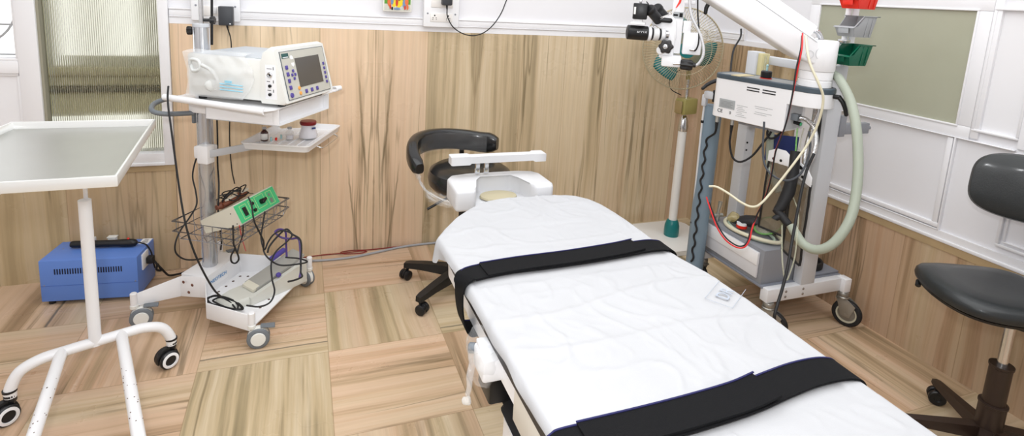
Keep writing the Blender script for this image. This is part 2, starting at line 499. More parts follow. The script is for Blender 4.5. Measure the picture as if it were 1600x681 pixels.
# ================================================================ ROOM
YB, XR = 3.15, 2.60
def bx(mb, x0, x1, y0, y1, z0, z1, bev=0):
    return mb.box(((x0+x1)/2, (y0+y1)/2, (z0+z1)/2), (x1-x0, y1-y0, z1-z0), bev=bev)
m = MB(); bx(m, -2.7, 2.75, -2.1, 3.3, -.08, 0); struct('floor', m, M_FLOOR)
m = MB(); bx(m, -2.7, 2.75, -2.1, 3.4, 3.0, 3.08); struct('ceiling', m, CEIL)
m = MB(); bx(m, -2.7, -2.6, -2.1, 3.3, 0, 3.0); struct('wall_left', m, WHITE_WALL)
m = MB(); bx(m, -2.7, 2.75, -2.1, -2.0, 0, 3.0); struct('wall_front', m, WHITE_WALL)

m = MB(); m.use(WHITE_WALL)
bx(m, -.606, 2.75, 3.165, 3.3, 0, 3.0)                     # right of the window
bx(m, -2.6, -.606, 3.165, 3.3, 0, .60)                     # below the windows
bx(m, -2.6, -.606, 3.165, 3.3, 2.25, 3.0)
bx(m, -2.6, -1.95, 3.165, 3.3, .6, 2.25)
m.use(M_BACK)
bx(m, -.604, 2.602, YB, 3.166, 0, 1.279)                   # tall marble dado
bx(m, -2.6, -.606, YB, 3.166, 0, .537)                     # low marble under the window
m.use(M_CAP); bx(m, -2.6, -.606, YB-.006, 3.166, .5375, .5685)
struct('wall_back', m, WHITE_WALL)

# right wall: tall marble next to the corner, then window and white panels over a low marble dado
m = MB(); m.use(WHITE_WALL)
bx(m, 2.615, 2.75, 2.34, 3.3, 0, 3.0)
bx(m, 2.612, 2.75, -2.1, 2.34, 0, 1.06)
bx(m, 2.612, 2.75, -2.1, 2.34, 1.56, 3.0)
bx(m, 2.612, 2.75, -2.1, 1.30, 1.06, 1.56)
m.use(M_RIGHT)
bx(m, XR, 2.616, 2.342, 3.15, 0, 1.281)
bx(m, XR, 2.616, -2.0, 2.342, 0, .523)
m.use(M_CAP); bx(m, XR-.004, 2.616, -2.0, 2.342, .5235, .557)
struct('wall_right', m, WHITE_WALL)

# trims on the back wall: flat band and bead over the marble
m = MB(); bx(m, -.604, 2.6, 3.152, 3.166, 1.2795, 1.312)
bx(m, -.604, 2.6, 3.146, 3.166, 1.312, 1.318, .002); bx(m, -.604, 2.6, 3.149, 3.166, 1.318, 1.348, .003); bx(m, -.604, 2.6, 3.145, 3.166, 1.348, 1.356, .003)
struct('trim_1', m, WHITE_TRIM)
m = MB()                                                    # right wall, corner panel bead
bx(m, 2.600, 2.616, 2.342, 3.146, 1.2815, 1.312)
bx(m, 2.594, 2.616, 2.81, 3.146, 1.312, 1.318, .002); bx(m, 2.597, 2.616, 2.815, 3.146, 1.318, 1.346, .003); bx(m, 2.594, 2.616, 2.81, 3.146, 1.346, 1.354, .002)
bx(m, 2.594, 2.616, 2.80, 2.81, 1.312, 2.4, .002)
struct('trim_2', m, WHITE_TRIM)
m = MB()                                                    # right wall, mouldings above low dado
bx(m, 2.592, 2.614, -2.0, 2.342, .5575, .572, .003)
bx(m, 2.600, 2.614, -2.0, 2.342, .572, .603)
bx(m, 2.596, 2.614, 1.515, 2.342, .603, .607, .0015); bx(m, 2.598, 2.614, 1.515, 2.342, .612, .632, .003)
bx(m, 2.596, 2.614, 1.510, 1.516, .603, 1.02, .0015); bx(m, 2.600, 2.614, 1.522, 1.545, .61, 1.015, .003)
bx(m, 2.596, 2.614, 1.30, 2.342, 1.018, 1.022, .0015)
struct('trim_3', m, WHITE_TRIM)

# window in the right wall with grey frosted pane
def fr(mb, x0, x1, y0, y1, z0, z1, w, bev=.003):
    bx(mb, x0, x1, y0-w, y1+w, z0-w, z0, bev); bx(mb, x0, x1, y0-w, y1+w, z1, z1+w, bev)
    bx(mb, x0, x1, y0-w, y0, z0, z1, bev); bx(mb, x0, x1, y1, y1+w, z0, z1, bev)
m = MB(); bx(m, 2.602, 2.70, 1.467, 2.342, 1.022, 1.074, .003); bx(m, 2.602, 2.70, 1.467, 2.342, 1.552, 1.62, .003)
bx(m, 2.602, 2.70, 1.467, 1.523, 1.074, 1.552, .003); bx(m, 2.602, 2.70, 2.278, 2.342, 1.074, 1.552, .003)
fr(m, 2.597, 2.605, 1.524, 2.277, 1.075, 1.551, .008, .002)
w2 = struct('window_2', m, WHITE_TRIM)
m = MB(); bx(m, 2.608, 2.615, 1.520, 2.281, 1.070, 1.555)
struct('window_pane', m, FROST, w2)
# recessed panel on the near side of that window, and the lower panel
m = MB(); bx(m, 2.602, 2.70, 1.435, 1.4665, 1.03, 1.62, .003); bx(m, 2.602, 2.70, 1.05, 1.296, 1.03, 1.62)
bx(m, 2.616, 2.70, 1.296, 1.436, 1.05, 1.58)
fr(m, 2.598, 2.617, 1.306, 1.452, 1.071, 1.557, .010, .003)
fr(m, 2.598, 2.617, .90, 1.288, .64, 1.00, .012, .003)
fr(m, 2.602, 2.617, .915, 1.272, .655, .985, .006, .002)
struct('trim_4', m, WHITE_TRIM)

# window in the back wall: reeded pane
m = MB()
bx(m, -.650, -.606, 3.135, 3.25, .5690, 2.25, .003)
bx(m, -1.205, -1.128, 3.138, 3.25, .5690, 2.25, .003)
bx(m, -1.13, -.648, 3.138, 3.25, .5690, .632, .003); bx(m, -1.13, -.648, 3.132, 3.16, .5690, .585, .003)
bx(m, -1.13, -.648, 3.138, 3.25, 2.19, 2.25)
fr2 = [(-.655, -.648), (-1.131, -1.125)]
w1 = struct('window_1', m, WHITE_TRIM)
m = MB(); prof = []
for k in range(441):                                        # fluted back face
    x = -1.128+.48*k/440; prof.append((x, 3.1905+.0016*math.sin(k/440*2*math.pi*55)))
m.loft([[(x, y, z) for x, y in prof]+[(-.648, 3.184, z), (-1.128, 3.184, z)] for z in (.63, 2.19)])
struct('window_pane', m, REEDED, w1)
m = MB(); bx(m, -1.128, -1.117, 3.150, 3.20, .632, 2.19); struct('glazing_bead', m, mat('old putty', (150, 146, 128), .7), w1)
# left light with grille, panel below it
m = MB()
bx(m, -1.96, -1.205, 3.138, 3.25, .5690, .64, .003); bx(m, -1.96, -1.205, 3.138, 3.25, 1.03, 1.087, .003)
bx(m, -1.96, -1.205, 3.155, 3.25, .64, 1.03); bx(m, -1.96, -1.9, 3.138, 3.25, 1.087, 2.25)
bx(m, -1.9, -1.21, 3.146, 3.16, .64, .65, .002); bx(m, -1.9, -1.21, 3.146, 3.16, 1.018, 1.03, .002); bx(m, -1.216, -1.205, 3.146, 3.16, .65, 1.018, .002)
bx(m, -1.9, -1.205, 3.138, 3.25, 2.19, 2.25); bx(m, -1.9, -1.205, 3.142, 3.2, 1.087, 1.099, .003); bx(m, -1.214, -1.203, 3.142, 3.2, 1.099, 2.19, .003)
w3 = struct('window_3', m, WHITE_TRIM)
m = MB(); bx(m, -1.9, -1.212, 3.19, 3.195, 1.095, 2.19); struct('window_pane', m, GLASSCLR, w3)
m = MB(); m.tube(arc((-1.42, 3.23, 1.33), .19, 0, 360, 40, (1, 0, 0), (0, 0, 1))[:-1], .005, 8, closed=True)
m.tube([(-1.9, 3.23, 1.245), (-1.21, 3.23, 1.245)], .004, 8); m.tube([(-1.9, 3.23, 1.107), (-1.21, 3.23, 1.107)], .004, 8); m.tube([(-1.9, 3.23, 1.60), (-1.21, 3.23, 1.60)], .004, 8)
struct('grille', m, mat('pale grille', (205, 206, 208), .5), w3)
# what stands beyond the reeded pane: a balcony wall with day-lit openings
DAY = emis('daylight outside', (255, 255, 250), 1.1)
m = MB(); m.use(BACKDROP)
bx(m, -1.95, -.10, 3.60, 3.66, .2, 2.5)
m.use(mat('beige rail', (196, 188, 156), .7)); bx(m, -1.95, -.1, 3.57, 3.60, .905, 1.0); bx(m, -1.95, -.1, 3.57, 3.60, .755, .86)
m.use(mat('brown rail', (140, 128, 96), .7)); bx(m, -1.95, -.1, 3.55, 3.60, .952, .962); bx(m, -1.95, -.1, 3.55, 3.60, .893, .899); bx(m, -1.95, -.1, 3.55, 3.60, .862, .87)
struct('wall_outside', m, BACKDROP)
m = MB(); bx(m, -1.10, -.745, 3.585, 3.598, 1.065, 2.3); bx(m, -1.22, -.745, 3.585, 3.598, .46, .735)
struct('window_4', m, DAY)
m = MB(); bx(m, -2.3, -1.27, 3.585, 3.598, .9, 2.4); struct('window_5', m, emis('daylight outside left', (255, 255, 255), 1.6))

# ---------------------------------------------------------------- lights
def area(name, loc, target, size, power, col=(1, 1, 1), sy=None):
    l = bpy.data.lights.new(name, 'AREA'); l.energy = power; l.color = col; l.size = size
    if sy: l.shape = 'RECTANGLE'; l.size_y = sy
    o = bpy.data.objects.new(name, l); COL.objects.link(o); o.location = loc
    o.rotation_euler = (V(target)-V(loc)).to_track_quat('-Z', 'Y').to_euler(); return o
area('ceiling_lamp', (.60, 1.05, 2.96), (.60, 1.05, 0), 4.0, 98, (.965, 1, 1.03), 3.6)
area('left_fill', (-2.5, .6, 1.7), (0, 1.6, .9), 1.4, 10, (1, 1, 1), 1.2)  # added fill light from the left; the wall behind it has no window
area('camera_flash', (-.13, -.04, 1.74), (.35, 2.6, .9), .14, 19, (.98, 1, 1.02))
w = bpy.data.worlds.new('world'); SC.world = w; w.use_nodes = True
w.node_tree.nodes['Background'].inputs[0].default_value = (.9, .95, 1, 1); w.node_tree.nodes['Background'].inputs[1].default_value = 1.0
SC.view_settings.view_transform = 'Standard'; SC.view_settings.look = 'None'
SC.view_settings.gamma = 1; SC.view_settings.exposure = 0; SC.view_settings.use_curve_mapping = False
# ================================================================ INSTRUMENT TROLLEY (left)
def castor_ring(parent, base, heading, wr, ww, m_body, m_tyre, m_cap, stem_h, brake=False, body_h=None, name='castor'):
    """small swivel castor: 'base' is the stem foot on the frame (world), wheel rolls on z=0. heading = direction the wheel trails"""
    h = V((math.cos(heading), math.sin(heading), 0)); a = V((-math.sin(heading), math.cos(heading), 0))
    bx_, by_, bz = base
    c = V((bx_, by_, 0)) + h*wr*.55 + V((0, 0, wr))
    m = MB()
    m.cyl((bx_, by_, bz-stem_h), (bx_, by_, bz), .016, 20, .003)
    # hood over the wheel
    prof = [c+h*wr*.95*math.cos(t)+V((0, 0, wr*1.08*math.sin(t))) for t in [R(x) for x in range(20, 201, 15)]]
    prof += [c-h*wr*.55+V((0, 0, -wr*.1)), c+h*wr*.35+V((0, 0, wr*.1))]
    m.prism([p-a*ww*.34 for p in prof], a*ww*.68, .003)
    o = build(name, m, m_body, parent)
    for s in (-1, 1):
        w = MB(); w.lathe([(0, -ww*.2), (wr*.72, -ww*.2), (wr*.9, -ww*.18), (wr, -ww*.08), (wr, ww*.08), (wr*.9, ww*.18), (wr*.7, ww*.2), (0, ww*.2)], c+a*s*ww*.36, a, 28)
        wo = build('wheel', w, m_tyre, o)
        k = MB(); k.lathe([(0, 0), (wr*.66, 0), (wr*.62, .004), (0, .006)], c+a*s*(ww*.36+ww*.195), a*s, 24)
        build('hub_cap', k, m_cap, o)
    if brake:
        b = MB(); b.prism([c+V((0, 0, wr*1.02))+h*wr*.2+a*ww*.4, c+V((0, 0, wr*1.02))+h*wr*.2-a*ww*.4, c+V((0, 0, wr*.9))+h*wr*1.45-a*ww*.45, c+V((0, 0, wr*.9))+h*wr*1.45+a*ww*.45], (0, 0, .008), .003)
        build('brake_lever', b, GREYP, o)
    return o

tx = thing('instrument_trolley', 'white tubular instrument trolley with steel tray standing at the left edge', 'trolley', (-.73, 2.30, 0))
TZ = .93
def ring_castor(parent, x, y, ztop, hd):
    h = V((math.cos(hd), math.sin(hd), 0)); a = V((-math.sin(hd), math.cos(hd), 0))
    m = MB(); m.cyl((x, y, .085), (x, y, ztop), .0185, 20, .003)
    m.cyl((x, y, .105), (x, y, .112), .0205, 20)
    c = V((x, y, .036))+h*.020
    prof = [c+h*.040*math.cos(R(t))+V((0, 0, .046*math.sin(R(t)))) for t in range(-15, 196, 15)]
    m.prism([p-a*.010 for p in prof], a*.020, .003)
    m.box((x, y, .078), (.03, .03, .03), bev=.006)
    o = build('castor', m, BLACK, parent)
    for s in (-1, 1):
        w = MB(); w.lathe([(0, -.007), (.030, -.007), (.036, -.003), (.036, .004), (.032, .008), (0, .008)], c+a*s*.020, a*s, 28); wo = build('wheel', w, BLACK, o)
        k = MB(); k.lathe([(.020, 0), (.030, 0), (.030, .003), (.021, .005), (.020, 0)], c+a*s*.0275, a*s, 28); build('white_rim', k, WHITE2, o)
    return o
ba, bb = V((-.925, 2.135, 0)), V((-.487, 2.315, 0))
dirb = (bb-ba).normalized()
m = MB()
m.tube([ba+V((0, 0, .085)), ba+V((.004, .002, .12)), ba+dirb*.03+V((0, 0, .165)), ba+dirb*.08+V((0, 0, .186)), ba+dirb*.14+V((0, 0, .19)), bb-dirb*.14+V((0, 0, .19)), bb-dirb*.08+V((0, 0, .186)), bb-dirb*.03+V((0, 0, .165)), bb-V((.004, .002, 0))+V((0, 0, .12)), bb+V((0, 0, .085))], .0185, 16, sm=5)
bar = build('base_bar', m, WHITE, tx)
for p, hd in ((ba, 3.9), (bb, 3.8)):
    ring_castor(tx, p.x, p.y, .098, hd)
# spots of rust where the paint has chipped
m = MB()
rng = random.Random(3)
legs_pts = []
for fx, ex, ey in ((.30, -.715, 1.62), (.665, -.385, 1.50)):
    s0 = ba+(bb-ba)*fx
    pts = cat([V((s0.x, s0.y, .19)), V((s0.x+(ex-s0.x)*.2, s0.y+(ey-s0.y)*.2, .182)), V((s0.x+(ex-s0.x)*.72, s0.y+(ey-s0.y)*.72, .158)), V((s0.x+(ex-s0.x)*.88, s0.y+(ey-s0.y)*.88, .138)), V((ex, ey, .095))], 6)
    l = MB(); l.use(WHITE).tube(pts, .0185, 16); l.use(RUST)
    for k in range(40):
        t = rng.random()*.6+.3; i = int(t*(len(pts)-2)); p = pts[i].lerp(pts[i+1], rng.random())
        an = R(rng.uniform(20, 160)); d = (pts[i+1]-pts[i]).normalized(); u = d.cross(V((0, 0, 1))).normalized(); w = u.cross(d)
        l.ball(p+(u*math.cos(an)+w*math.sin(an))*.0183, (rng.uniform(.001, .0032), rng.uniform(.001, .004), .0009), 6, 4)
    build('leg', l, WHITE, tx); ring_castor(tx, ex, ey, .10, 4.4)
m = MB(); m.cyl((-.706, 2.226, .18), (-.706, 2.226, .728), .0195, 24); m.cyl((-.706, 2.240, .70), (-.706, 2.240, TZ-.014), .0065, 14)
build('pole', m, WHITE, tx)
# tray with rolled rim. outline: near edge y=1.73, far edge y=2.42
tl = dict(x0n=-1.02, x1n=-.478, yn=1.735, x0f=-.985, x1f=-.535, yf=2.47)
def trayring(ins, z):
    p = [(tl['x0n'], tl['yn']), (tl['x1n'], tl['yn']+.02), (tl['x1f'], tl['yf']), (tl['x0f'], tl['yf'])]
    c = V((sum(q[0] for q in p)/4, sum(q[1] for q in p)/4, 0)); out = []
    for q in p:
        d = V((q[0], q[1], 0))-c
        out.append(V((c.x+d.x*(1-ins/abs(d.x)), c.y+d.y*(1-ins/abs(d.y)), z)))
    return out
m = MB()
m.loft([trayring(.010, TZ-.008), trayring(.001, TZ-.006), trayring(0, TZ-.003), trayring(0, TZ+.022), trayring(.0015, TZ+.025), trayring(.007, TZ+.025), trayring(.009, TZ+.022), trayring(.010, TZ-.003)], True, True)
build('tray_rim', m, mat('worn white enamel', (226, 226, 224), .25, .3), tx)
m = MB(); m.loft([trayring(.011, TZ-.0025), trayring(.011, TZ-.0005)], True, True); build('tray_sheet', m, STEEL, tx)
m = MB(); m.tube([(-.80, 1.86, TZ-.014), (-.80, 1.86, TZ-.035), (-.79, 1.87, TZ-.045), (-.775, 1.95, TZ-.03), (-.77, 2.1, TZ-.016)], .006, 10, sm=4); build('support_hook', m, WHITE, tx)

# ================================================================ MONITOR CART
TH = R(-31); CO = V((-.325, 2.72, 0))
cart = thing('monitor_cart', 'white wheeled equipment cart on an aluminium column carrying the monitor', 'cart', CO, TH)
CM = ROOTM[cart]
def cw(x, y, z): return CM @ V((x, y, z))
def ca(a): return TH+R(a)
L = dict(local=True)
m = MB(); m.use(WHITE)      # perforated pan with upright rims
pan = [(-.035, -.112), (.070, -.236), (.300, -.268), (.275, .10), (.245, .242), (-.045, .135)]
m.prism([(x, y, .084) for x, y in pan], (0, 0, .006))
def wall(p, q, z0, z1, t=.005, bev=.0015):
    p = V((*p, 0)); q = V((*q, 0)); d = (q-p).normalized(); n = V((-d.y, d.x, 0))*t/2
    if not hasattr(z0, '__len__'): z0 = (z0, z0)
    if not hasattr(z1, '__len__'): z1 = (z1, z1)
    m.prism([p-n+V((0, 0, z0[0])), q-n+V((0, 0, z0[1])), q-n+V((0, 0, z1[1])), p-n+V((0, 0, z1[0]))], n*2, bev)
wall((-.035, -.112), (.070, -.236), .078, .155); wall((.070, -.236), (.298, -.268), .078, .150)
wall((-.045, .135), (-.035, -.112), .084, .185); wall((-.045, .135), (.245, .246), (.084, .084), (.185, .150))
m.use(mat('dark hole', (92, 74, 66), .8))
for i, (x, y) in enumerate([(-.015, -.105+.05*k) for k in range(5)] + [(.02+.055*k, .105+.018*k) for k in range(4)] + [(.085+.055*k, -.205-.006*k) for k in range(4)] + [(.245-.004*k, -.19+.07*k) for k in range(5)]):
    m.lathe([(0, 0), (.006, 0), (.006, .0006), (0, .0006)], (x, y, .0902), n=12)
pano = build('base_pan', m, WHITE, cart, **L)
m = MB()      # raised column box and the two arms on its left
m.prism([(-.165, -.105, .084), (-.037, -.112, .084), (-.047, .135, .084), (-.165, .125, .084)], (0, 0, .100), .004)
build('column_box', m, WHITE, cart, **L)
for s in (-1, 1):
    m = MB()
    y0, y1 = s*.125, s*.266
    m.prism([(-.255, y1, .096), (-.150, s*.128, .085), (-.150, s*.128, .182), (-.262, y1, .150)], (.004*0, -s*.006, 0), .002)
    m.prism([(-.150, s*.128, .085), (-.045, s*.116+.01, .082), (-.045, s*.116+.01, .184), (-.150, s*.128, .182)], (0, -s*.006, 0), .002)
    ao = build('leg', m, WHITE, cart, **L)
    for (x, z) in ((-.130, .160), (-.078, .158), (-.100, .118)):
        yy = s*.126+(x+.15)*(-.06 if s < 0 else -.0)
        k = MB(); k.lathe([(0, 0), (.007, 0), (.005, .002), (0, .002)], (x, (-.1268-(x+.15)*(-.018/.105)*-1 if s < 0 else .1275)+(-.0025 if s < 0 else .0), z), (0, s, 0), 14)
        build('screw', k, mat('brown screw', (112, 70, 56), .5), ao, **L)
for (x, y, hd) in ((-.258, -.268, 38), (-.258, .268, 60), (.300, -.262, 32), (.262, .248, 165)):
    w = cw(x, y, 0)
    m = MB(); m.cyl((x, y, .090), (x, y, .160), .0135, 20, .003); build('stem_socket', m, WHITE, cart, **L)
    o = castor_ring(cart, (w.x, w.y, .106), ca(hd), .0445, .036, CREAM, GREYP, CREAM, .018, True)
# column
m = MB(); m.use(ALU); m.lathe([(0, 0), (.0305, 0), (.0305, 1.128), (0, 1.128)], (-.1, 0, .18), n=40)
for a in (40, 140, 220, 320):
    q = V((-.1+.0302*math.cos(R(a)), .0302*math.sin(R(a)), 0)); m.box((q.x, q.y, .745), (.006, .006, 1.12), rotz(R(a)), .001)
m.use(LGREY); m.lathe([(0, 0), (.034, 0), (.035, .006), (.034, .014), (0, .016)], (-.1, 0, 1.295), n=32)
build('column', m, ALU, cart, **L)
m = MB(); m.cyl((-.098, .0, 1.30), (-.098, 0, 2.05), .0095, 18)
for s in (-1, 1): m.tube([(-.098, 0, 2.05), (-.098, s*.06, 2.06), (-.098, s*.1, 2.03), (-.098, s*.12, 2.06)], .005, 10, sm=5)
build('drip_pole', m, CHROME, cart, **L)
def knob(mb, c, ax, r, l, n=7):
    u, w, d = ortho(ax); c = V(c)
    ring = lambda k, z: [c+d*z+(u*math.cos(2*math.pi*i/28)+w*math.sin(2*math.pi*i/28))*r*k*(1+.12*math.cos(n*2*math.pi*i/28)) for i in range(28)]
    mb.loft([ring(.8, 0), ring(1, l*.15), ring(1, l*.8), ring(.8, l)])
m = MB(); vdir = V((-.86, -.5, 0)); knob(m, V((-.1, 0, 1.278))+vdir*.034, vdir, .017, .022); m.cyl(V((-.1, 0, 1.278)), V((-.1, 0, 1.278))+vdir*.036, .006, 12)
build('clamp_knob', m, BLACK, cart, **L)
m = MB(); knob(m, V((-.07, .02, 1.325)), (1, .3, 0), .016, .020); m.cyl((-.1, 0, 1.325), (-.068, .02, 1.325), .007, 12); build('clamp_knob', m, BLACK, cart, **L)
# shelf with rolled edges and box below
SZ = 1.000
m = MB()
m.prism([(-.155, -.15, SZ-.004), (.33, -.212, SZ-.004), (.358, -.17, SZ-.004), (.352, .37, SZ-.004), (-.155, .36, SZ-.004)], (0, 0, .004))
def lip(a, b, out, r=.014, z=SZ):
    a = V((*a, z)); b = V((*b, z)); o_ = V((*out, 0)).normalized(); ringf = lambda p: [p+o_*(r*math.cos(R(t)))*1+V((0, 0, r*math.sin(R(t)))) for t in range(-90, 91, 15)]+[p+V((0, 0, r*.72)), p+o_*(r*.25)+V((0, 0, r*.5)), p+o_*(r*.6)]+[p+o_*r*.3+V((0, 0, -r*.7))]
    m.loft([ringf(a), ringf(b)])
lip((-.175, -.138), (.345, -.214), (-.1, -1)); lip((.335, .372), (-.155, .365), (0, 1), .014)
shelf = build('shelf', m, WHITE, cart, **L)
m = MB(); m.tube([(.30, .380, SZ-.004), (.33, .40, SZ+.0), (.342, .415, SZ+.002)], [.014, .014, .012], 12); build('shelf_grip', m, WHITE, cart, **L)
m = MB(); B0 = .925
m.prism([(.02, -.140, B0), (.358, -.140, B0), (.358, -.137, B0), (.02, -.137, B0)], (0, 0, SZ-.004-B0)); m.prism([(.02, .262, B0), (.358, .262, B0), (.358, .265, B0), (.02, .265, B0)], (0, 0, SZ-.004-B0))
m.prism([(.02, -.140, B0), (.358, -.140, B0), (.358, .265, B0), (.02, .265, B0)], (0, 0, .003)); m.prism([(.02, -.14, B0), (.023, -.14, B0), (.023, .265, B0), (.02, .265, B0)], (0, 0, .07))
m.prism([(.33, -.14, B0), (.333, -.14, B0), (.333, .265, B0), (.33, .265, B0)], (0, 0, .07))
build('under_shelf_box', m, WHITE, cart, **L)
m = MB(); m.box((-.1, 0, .955), (.09, .085, .075), bev=.006); m.box((.0, 0, .97), (.2, .06, .045), bev=.003); build('column_bracket', m, WHITE2, cart, **L)
# grey push handle on the back left
m = MB(); m.tube([(-.125, -.03, .915), (-.17, -.075, .916), (-.205, -.115, .92), (-.25, -.125, .93), (-.295, -.07, .945), (-.30, .0, .955), (-.295, .08, .95), (-.25, .125, .93), (-.17, .06, .915), (-.125, .03, .915)], .011, 12, sm=6)
m.box((-.131, 0, .905), (.014, .07, .075), bev=.004); build('push_handle', m, GREYP, cart, **L)
# side tray on a swing arm
m = MB(); m.box((-.072, -.035, .735), (.055, .05, .085), bev=.007); m.box((-.1, 0, .735), (.072, .072, .06), bev=.01)
col2 = build('tray_collar', m, WHITE2, cart, **L)
ta = R(9); TO = V((.006, .086, .73)); te1 = V((math.cos(ta), math.sin(ta), 0)); te2 = V((-math.sin(ta), math.cos(ta), 0))
def tw(x, y, z=0): return TO+te1*x+te2*y+V((0, 0, z))
m = MB()
m.prism([(-.05, -.055, .722), (-.05, -.049, .722), tuple(tw(.06, .08, -.008)), tuple(tw(.06, .06, -.008))], (0, 0, .034), .002)
build('swing_arm', m, LGREY, cart, **L)
m = MB()
def tring(w, h, z, r=.02): return [tw(x, y, z) for x, y in rrect(.163, .225, w, h, r)]
m.loft([tring(.285, .41, .0, .016), tring(.305, .435, .004, .02), tring(.322, .452, .030, .024), tring(.326, .456, .032, .024), tring(.326, .456, .036, .024), tring(.308, .438, .036, .02), tring(.292, .42, .012, .018), tring(.285, .41, .010, .016)])
st = build('side_tray', m, WHITE2, cart, **L)
m = MB()
for k in range(6): m.tube([tw(.05+.045*k, .06, .0115), tw(.05+.045*k, .40, .0115)], .0025, 8)
build('tray_rib', m, WHITE2, st, **L)
m = MB(); m.tube([tw(.325, .10, .012), tw(.345, .105, .004), tw(.35, .14, .0), tw(.35, .30, .0), tw(.345, .335, .004), tw(.325, .34, .012)], .0035, 10, sm=5); build('tray_handle', m, CHROME, st, **L)
# wire basket
m = MB()
BX0, BX1, BY0, BY1, BZ = -.128, .172, -.18, .216, .468
def ringz(z, x0, x1, y0, y1, r=.004):
    m.tube([(x0, y0, z), (x1, y0, z), (x1, y1, z), (x0, y1, z)], r, 8, closed=True)
ringz(BZ, BX0, BX1, BY0, BY1, .0044); ringz(BZ-.045, BX0, BX1, BY0, BY1, .0036); ringz(BZ-.085, BX0+.02, BX1-.02, BY0+.02, BY1-.02, .003)
for k in range(7):
    x = BX0+.02+(BX1-BX0-.04)*k/6
    if abs(x+.1) > .036: m.tube([(x, BY0, BZ), (x, BY0, BZ-.05), (x, BY0+.02, BZ-.085), (x, BY1-.02, BZ-.085), (x, BY1, BZ-.05), (x, BY1, BZ)], .0017, 6)
for k in range(8):
    y = BY0+.02+(BY1-BY0-.04)*k/7
    m.tube(([(BX0, y, BZ), (BX0, y, BZ-.05), (BX0+.02, y, BZ-.085)] if abs(y) > .05 else [(-.064, y, BZ-.085), (-.05, y, BZ-.085)])+[ (BX1-.02, y, BZ-.085), (BX1, y, BZ-.05), (BX1, y, BZ)], .0017, 6)
build('wire_basket', m, mat('bright wire', (150, 151, 155), .25, .75), cart, **L)
text('maker_logo', 'NEOTECH', .023, CM @ frame((-.0325, -.030, .146), (-.005, 1, 0), (0, 0, 1)), LOGO, cart)
m = MB(); m.prism([(-.0338, -.095, .115), (-.0368, .035, .115), (-.0368, .035, .165), (-.0338, -.095, .165)], (.0008, 0, 0)); build('logo_label', m, WHITE2, cart, **L)

# ---------------------------------------------------------------- monitor on the shelf
mon = thing('monitor_console', 'cream surgical console with slanted dark screen and purple buttons on the cart shelf', 'monitor', cw(.13, .05, SZ), TH)
m = MB()
m.box((.1195, .052, 1.108), (.365, .37, .172), bev=.008)
hs = build('housing', m, CREAM, mon, False) if False else None
def mb_cart(m): return m.xf(CM)
build('housing', mb_cart(m), CREAM, mon)
m = MB(); m.prism([(-.054, -.125, 1.194), (.28, -.125, 1.194), (.28, .23, 1.194), (-.054, .23, 1.194)], (0, 0, .0025)); build('top_plate', mb_cart(m), mat('pale grey lid', (188, 194, 200), .4), mon)
m = MB()    # front hood with sloping face
FB, FT = (.388, 1.018), (.338, 1.238)
def hood(y, k=0): return [(.28, y, 1.012+k), (.375, y, 1.012+k), (.390, y, 1.020+k), (.341, y, 1.240-k), (.318, y, 1.246-k), (.288, y, 1.225-k), (.28, y, 1.195-k)]
m.loft([hood(-.140, .012), hood(-.136, .003), hood(-.126, 0), hood(.228, 0), hood(.238, .003), hood(.242, .012)])
build('front_hood', mb_cart(m), CREAM, mon)
fn = V((.2205, 0, .05)).normalized()      # face normal in the x/z plane
ux = V((0, 1, 0)); uz = V((-.05, 0, .2205)).normalized()
F0 = V((.388, .05, 1.0245))
def fp(a, b, d=0.): return F0+ux*a+uz*b+fn*(d+.0012)
def plate(mb, a0, a1, b0, b1, d0, d1): mb.prism([fp(a0, b0, d0), fp(a1, b0, d0), fp(a1, b1, d0), fp(a0, b1, d0)], fn*(d1-d0))
m = MB(); plate(m, -.163, .170, .008, .205, .001, .0028); pnl = build('control_panel', mb_cart(m), mat('warm grey panel', (196, 194, 184), .4), mon)
m = MB()
for (a0, a1, b0, b1) in ((-.165, .172, .006, .008), (-.165, .172, .205, .207), (-.165, -.163, .006, .207), (.170, .172, .006, .207)): plate(m, a0, a1, b0, b1, .001, .0032)
build('panel_border', mb_cart(m), SLATE, mon)
m = MB(); plate(m, -.068, .122, .048, .172, .003, .0045); build('screen', mb_cart(m), SCREEN, mon)
def button(a, b, r, mt, sq=True):
    q = MB()
    if sq: q.box(fp(a, b, .005), (.0035, r*2, r*2), rotm(fn, ux), .0015)
    else: q.lathe([(0, 0), (r, 0), (r*.9, .004), (0, .004)], fp(a, b, .003), fn, 18)
    build('button', mb_cart(q), mt, mon)
for k in range(4): button(-.138, .140-.028*k, .0085, PURPLE)
button(-.140, .024, .011, PURPLE, False)
for k in range(5): button(.150, .128-.021*k, .0066, PURPLE)
for k in range(3): button(-.030+.044*k, .026, .0085, PURPLE)
button(-.078, .046, .008, ORANGE, False); button(-.076, .024, .008, ORANGE, False)
for (a, b) in ((-.098, .122), (-.109, .106), (-.087, .106), (-.098, .090)):
    button(a, b, .0062, PURPLE)
m = MB(); plate(m, -.155, -.108, .178, .198, .003, .0042); b_ = build('brand_plate', mb_cart(m), mat('dark teal label', (42, 86, 84), .4), mon)
m = MB(); plate(m, -.150, -.113, .180, .1835, .004, .0048); build('label_line', mb_cart(m), WHITE2, mon)
for k, b in enumerate((.176, .150)):
    q = MB(); s = 1 if k == 0 else -1
    q.prism([fp(-.098, b-s*.006, .003), fp(-.078, b-s*.006, .003), fp(-.078, b+s*.004, .003), fp(-.088, b+s*.012, .003), fp(-.098, b+s*.004, .003)], fn*.001); build('arrow_key', mb_cart(q), WHITE2, mon)
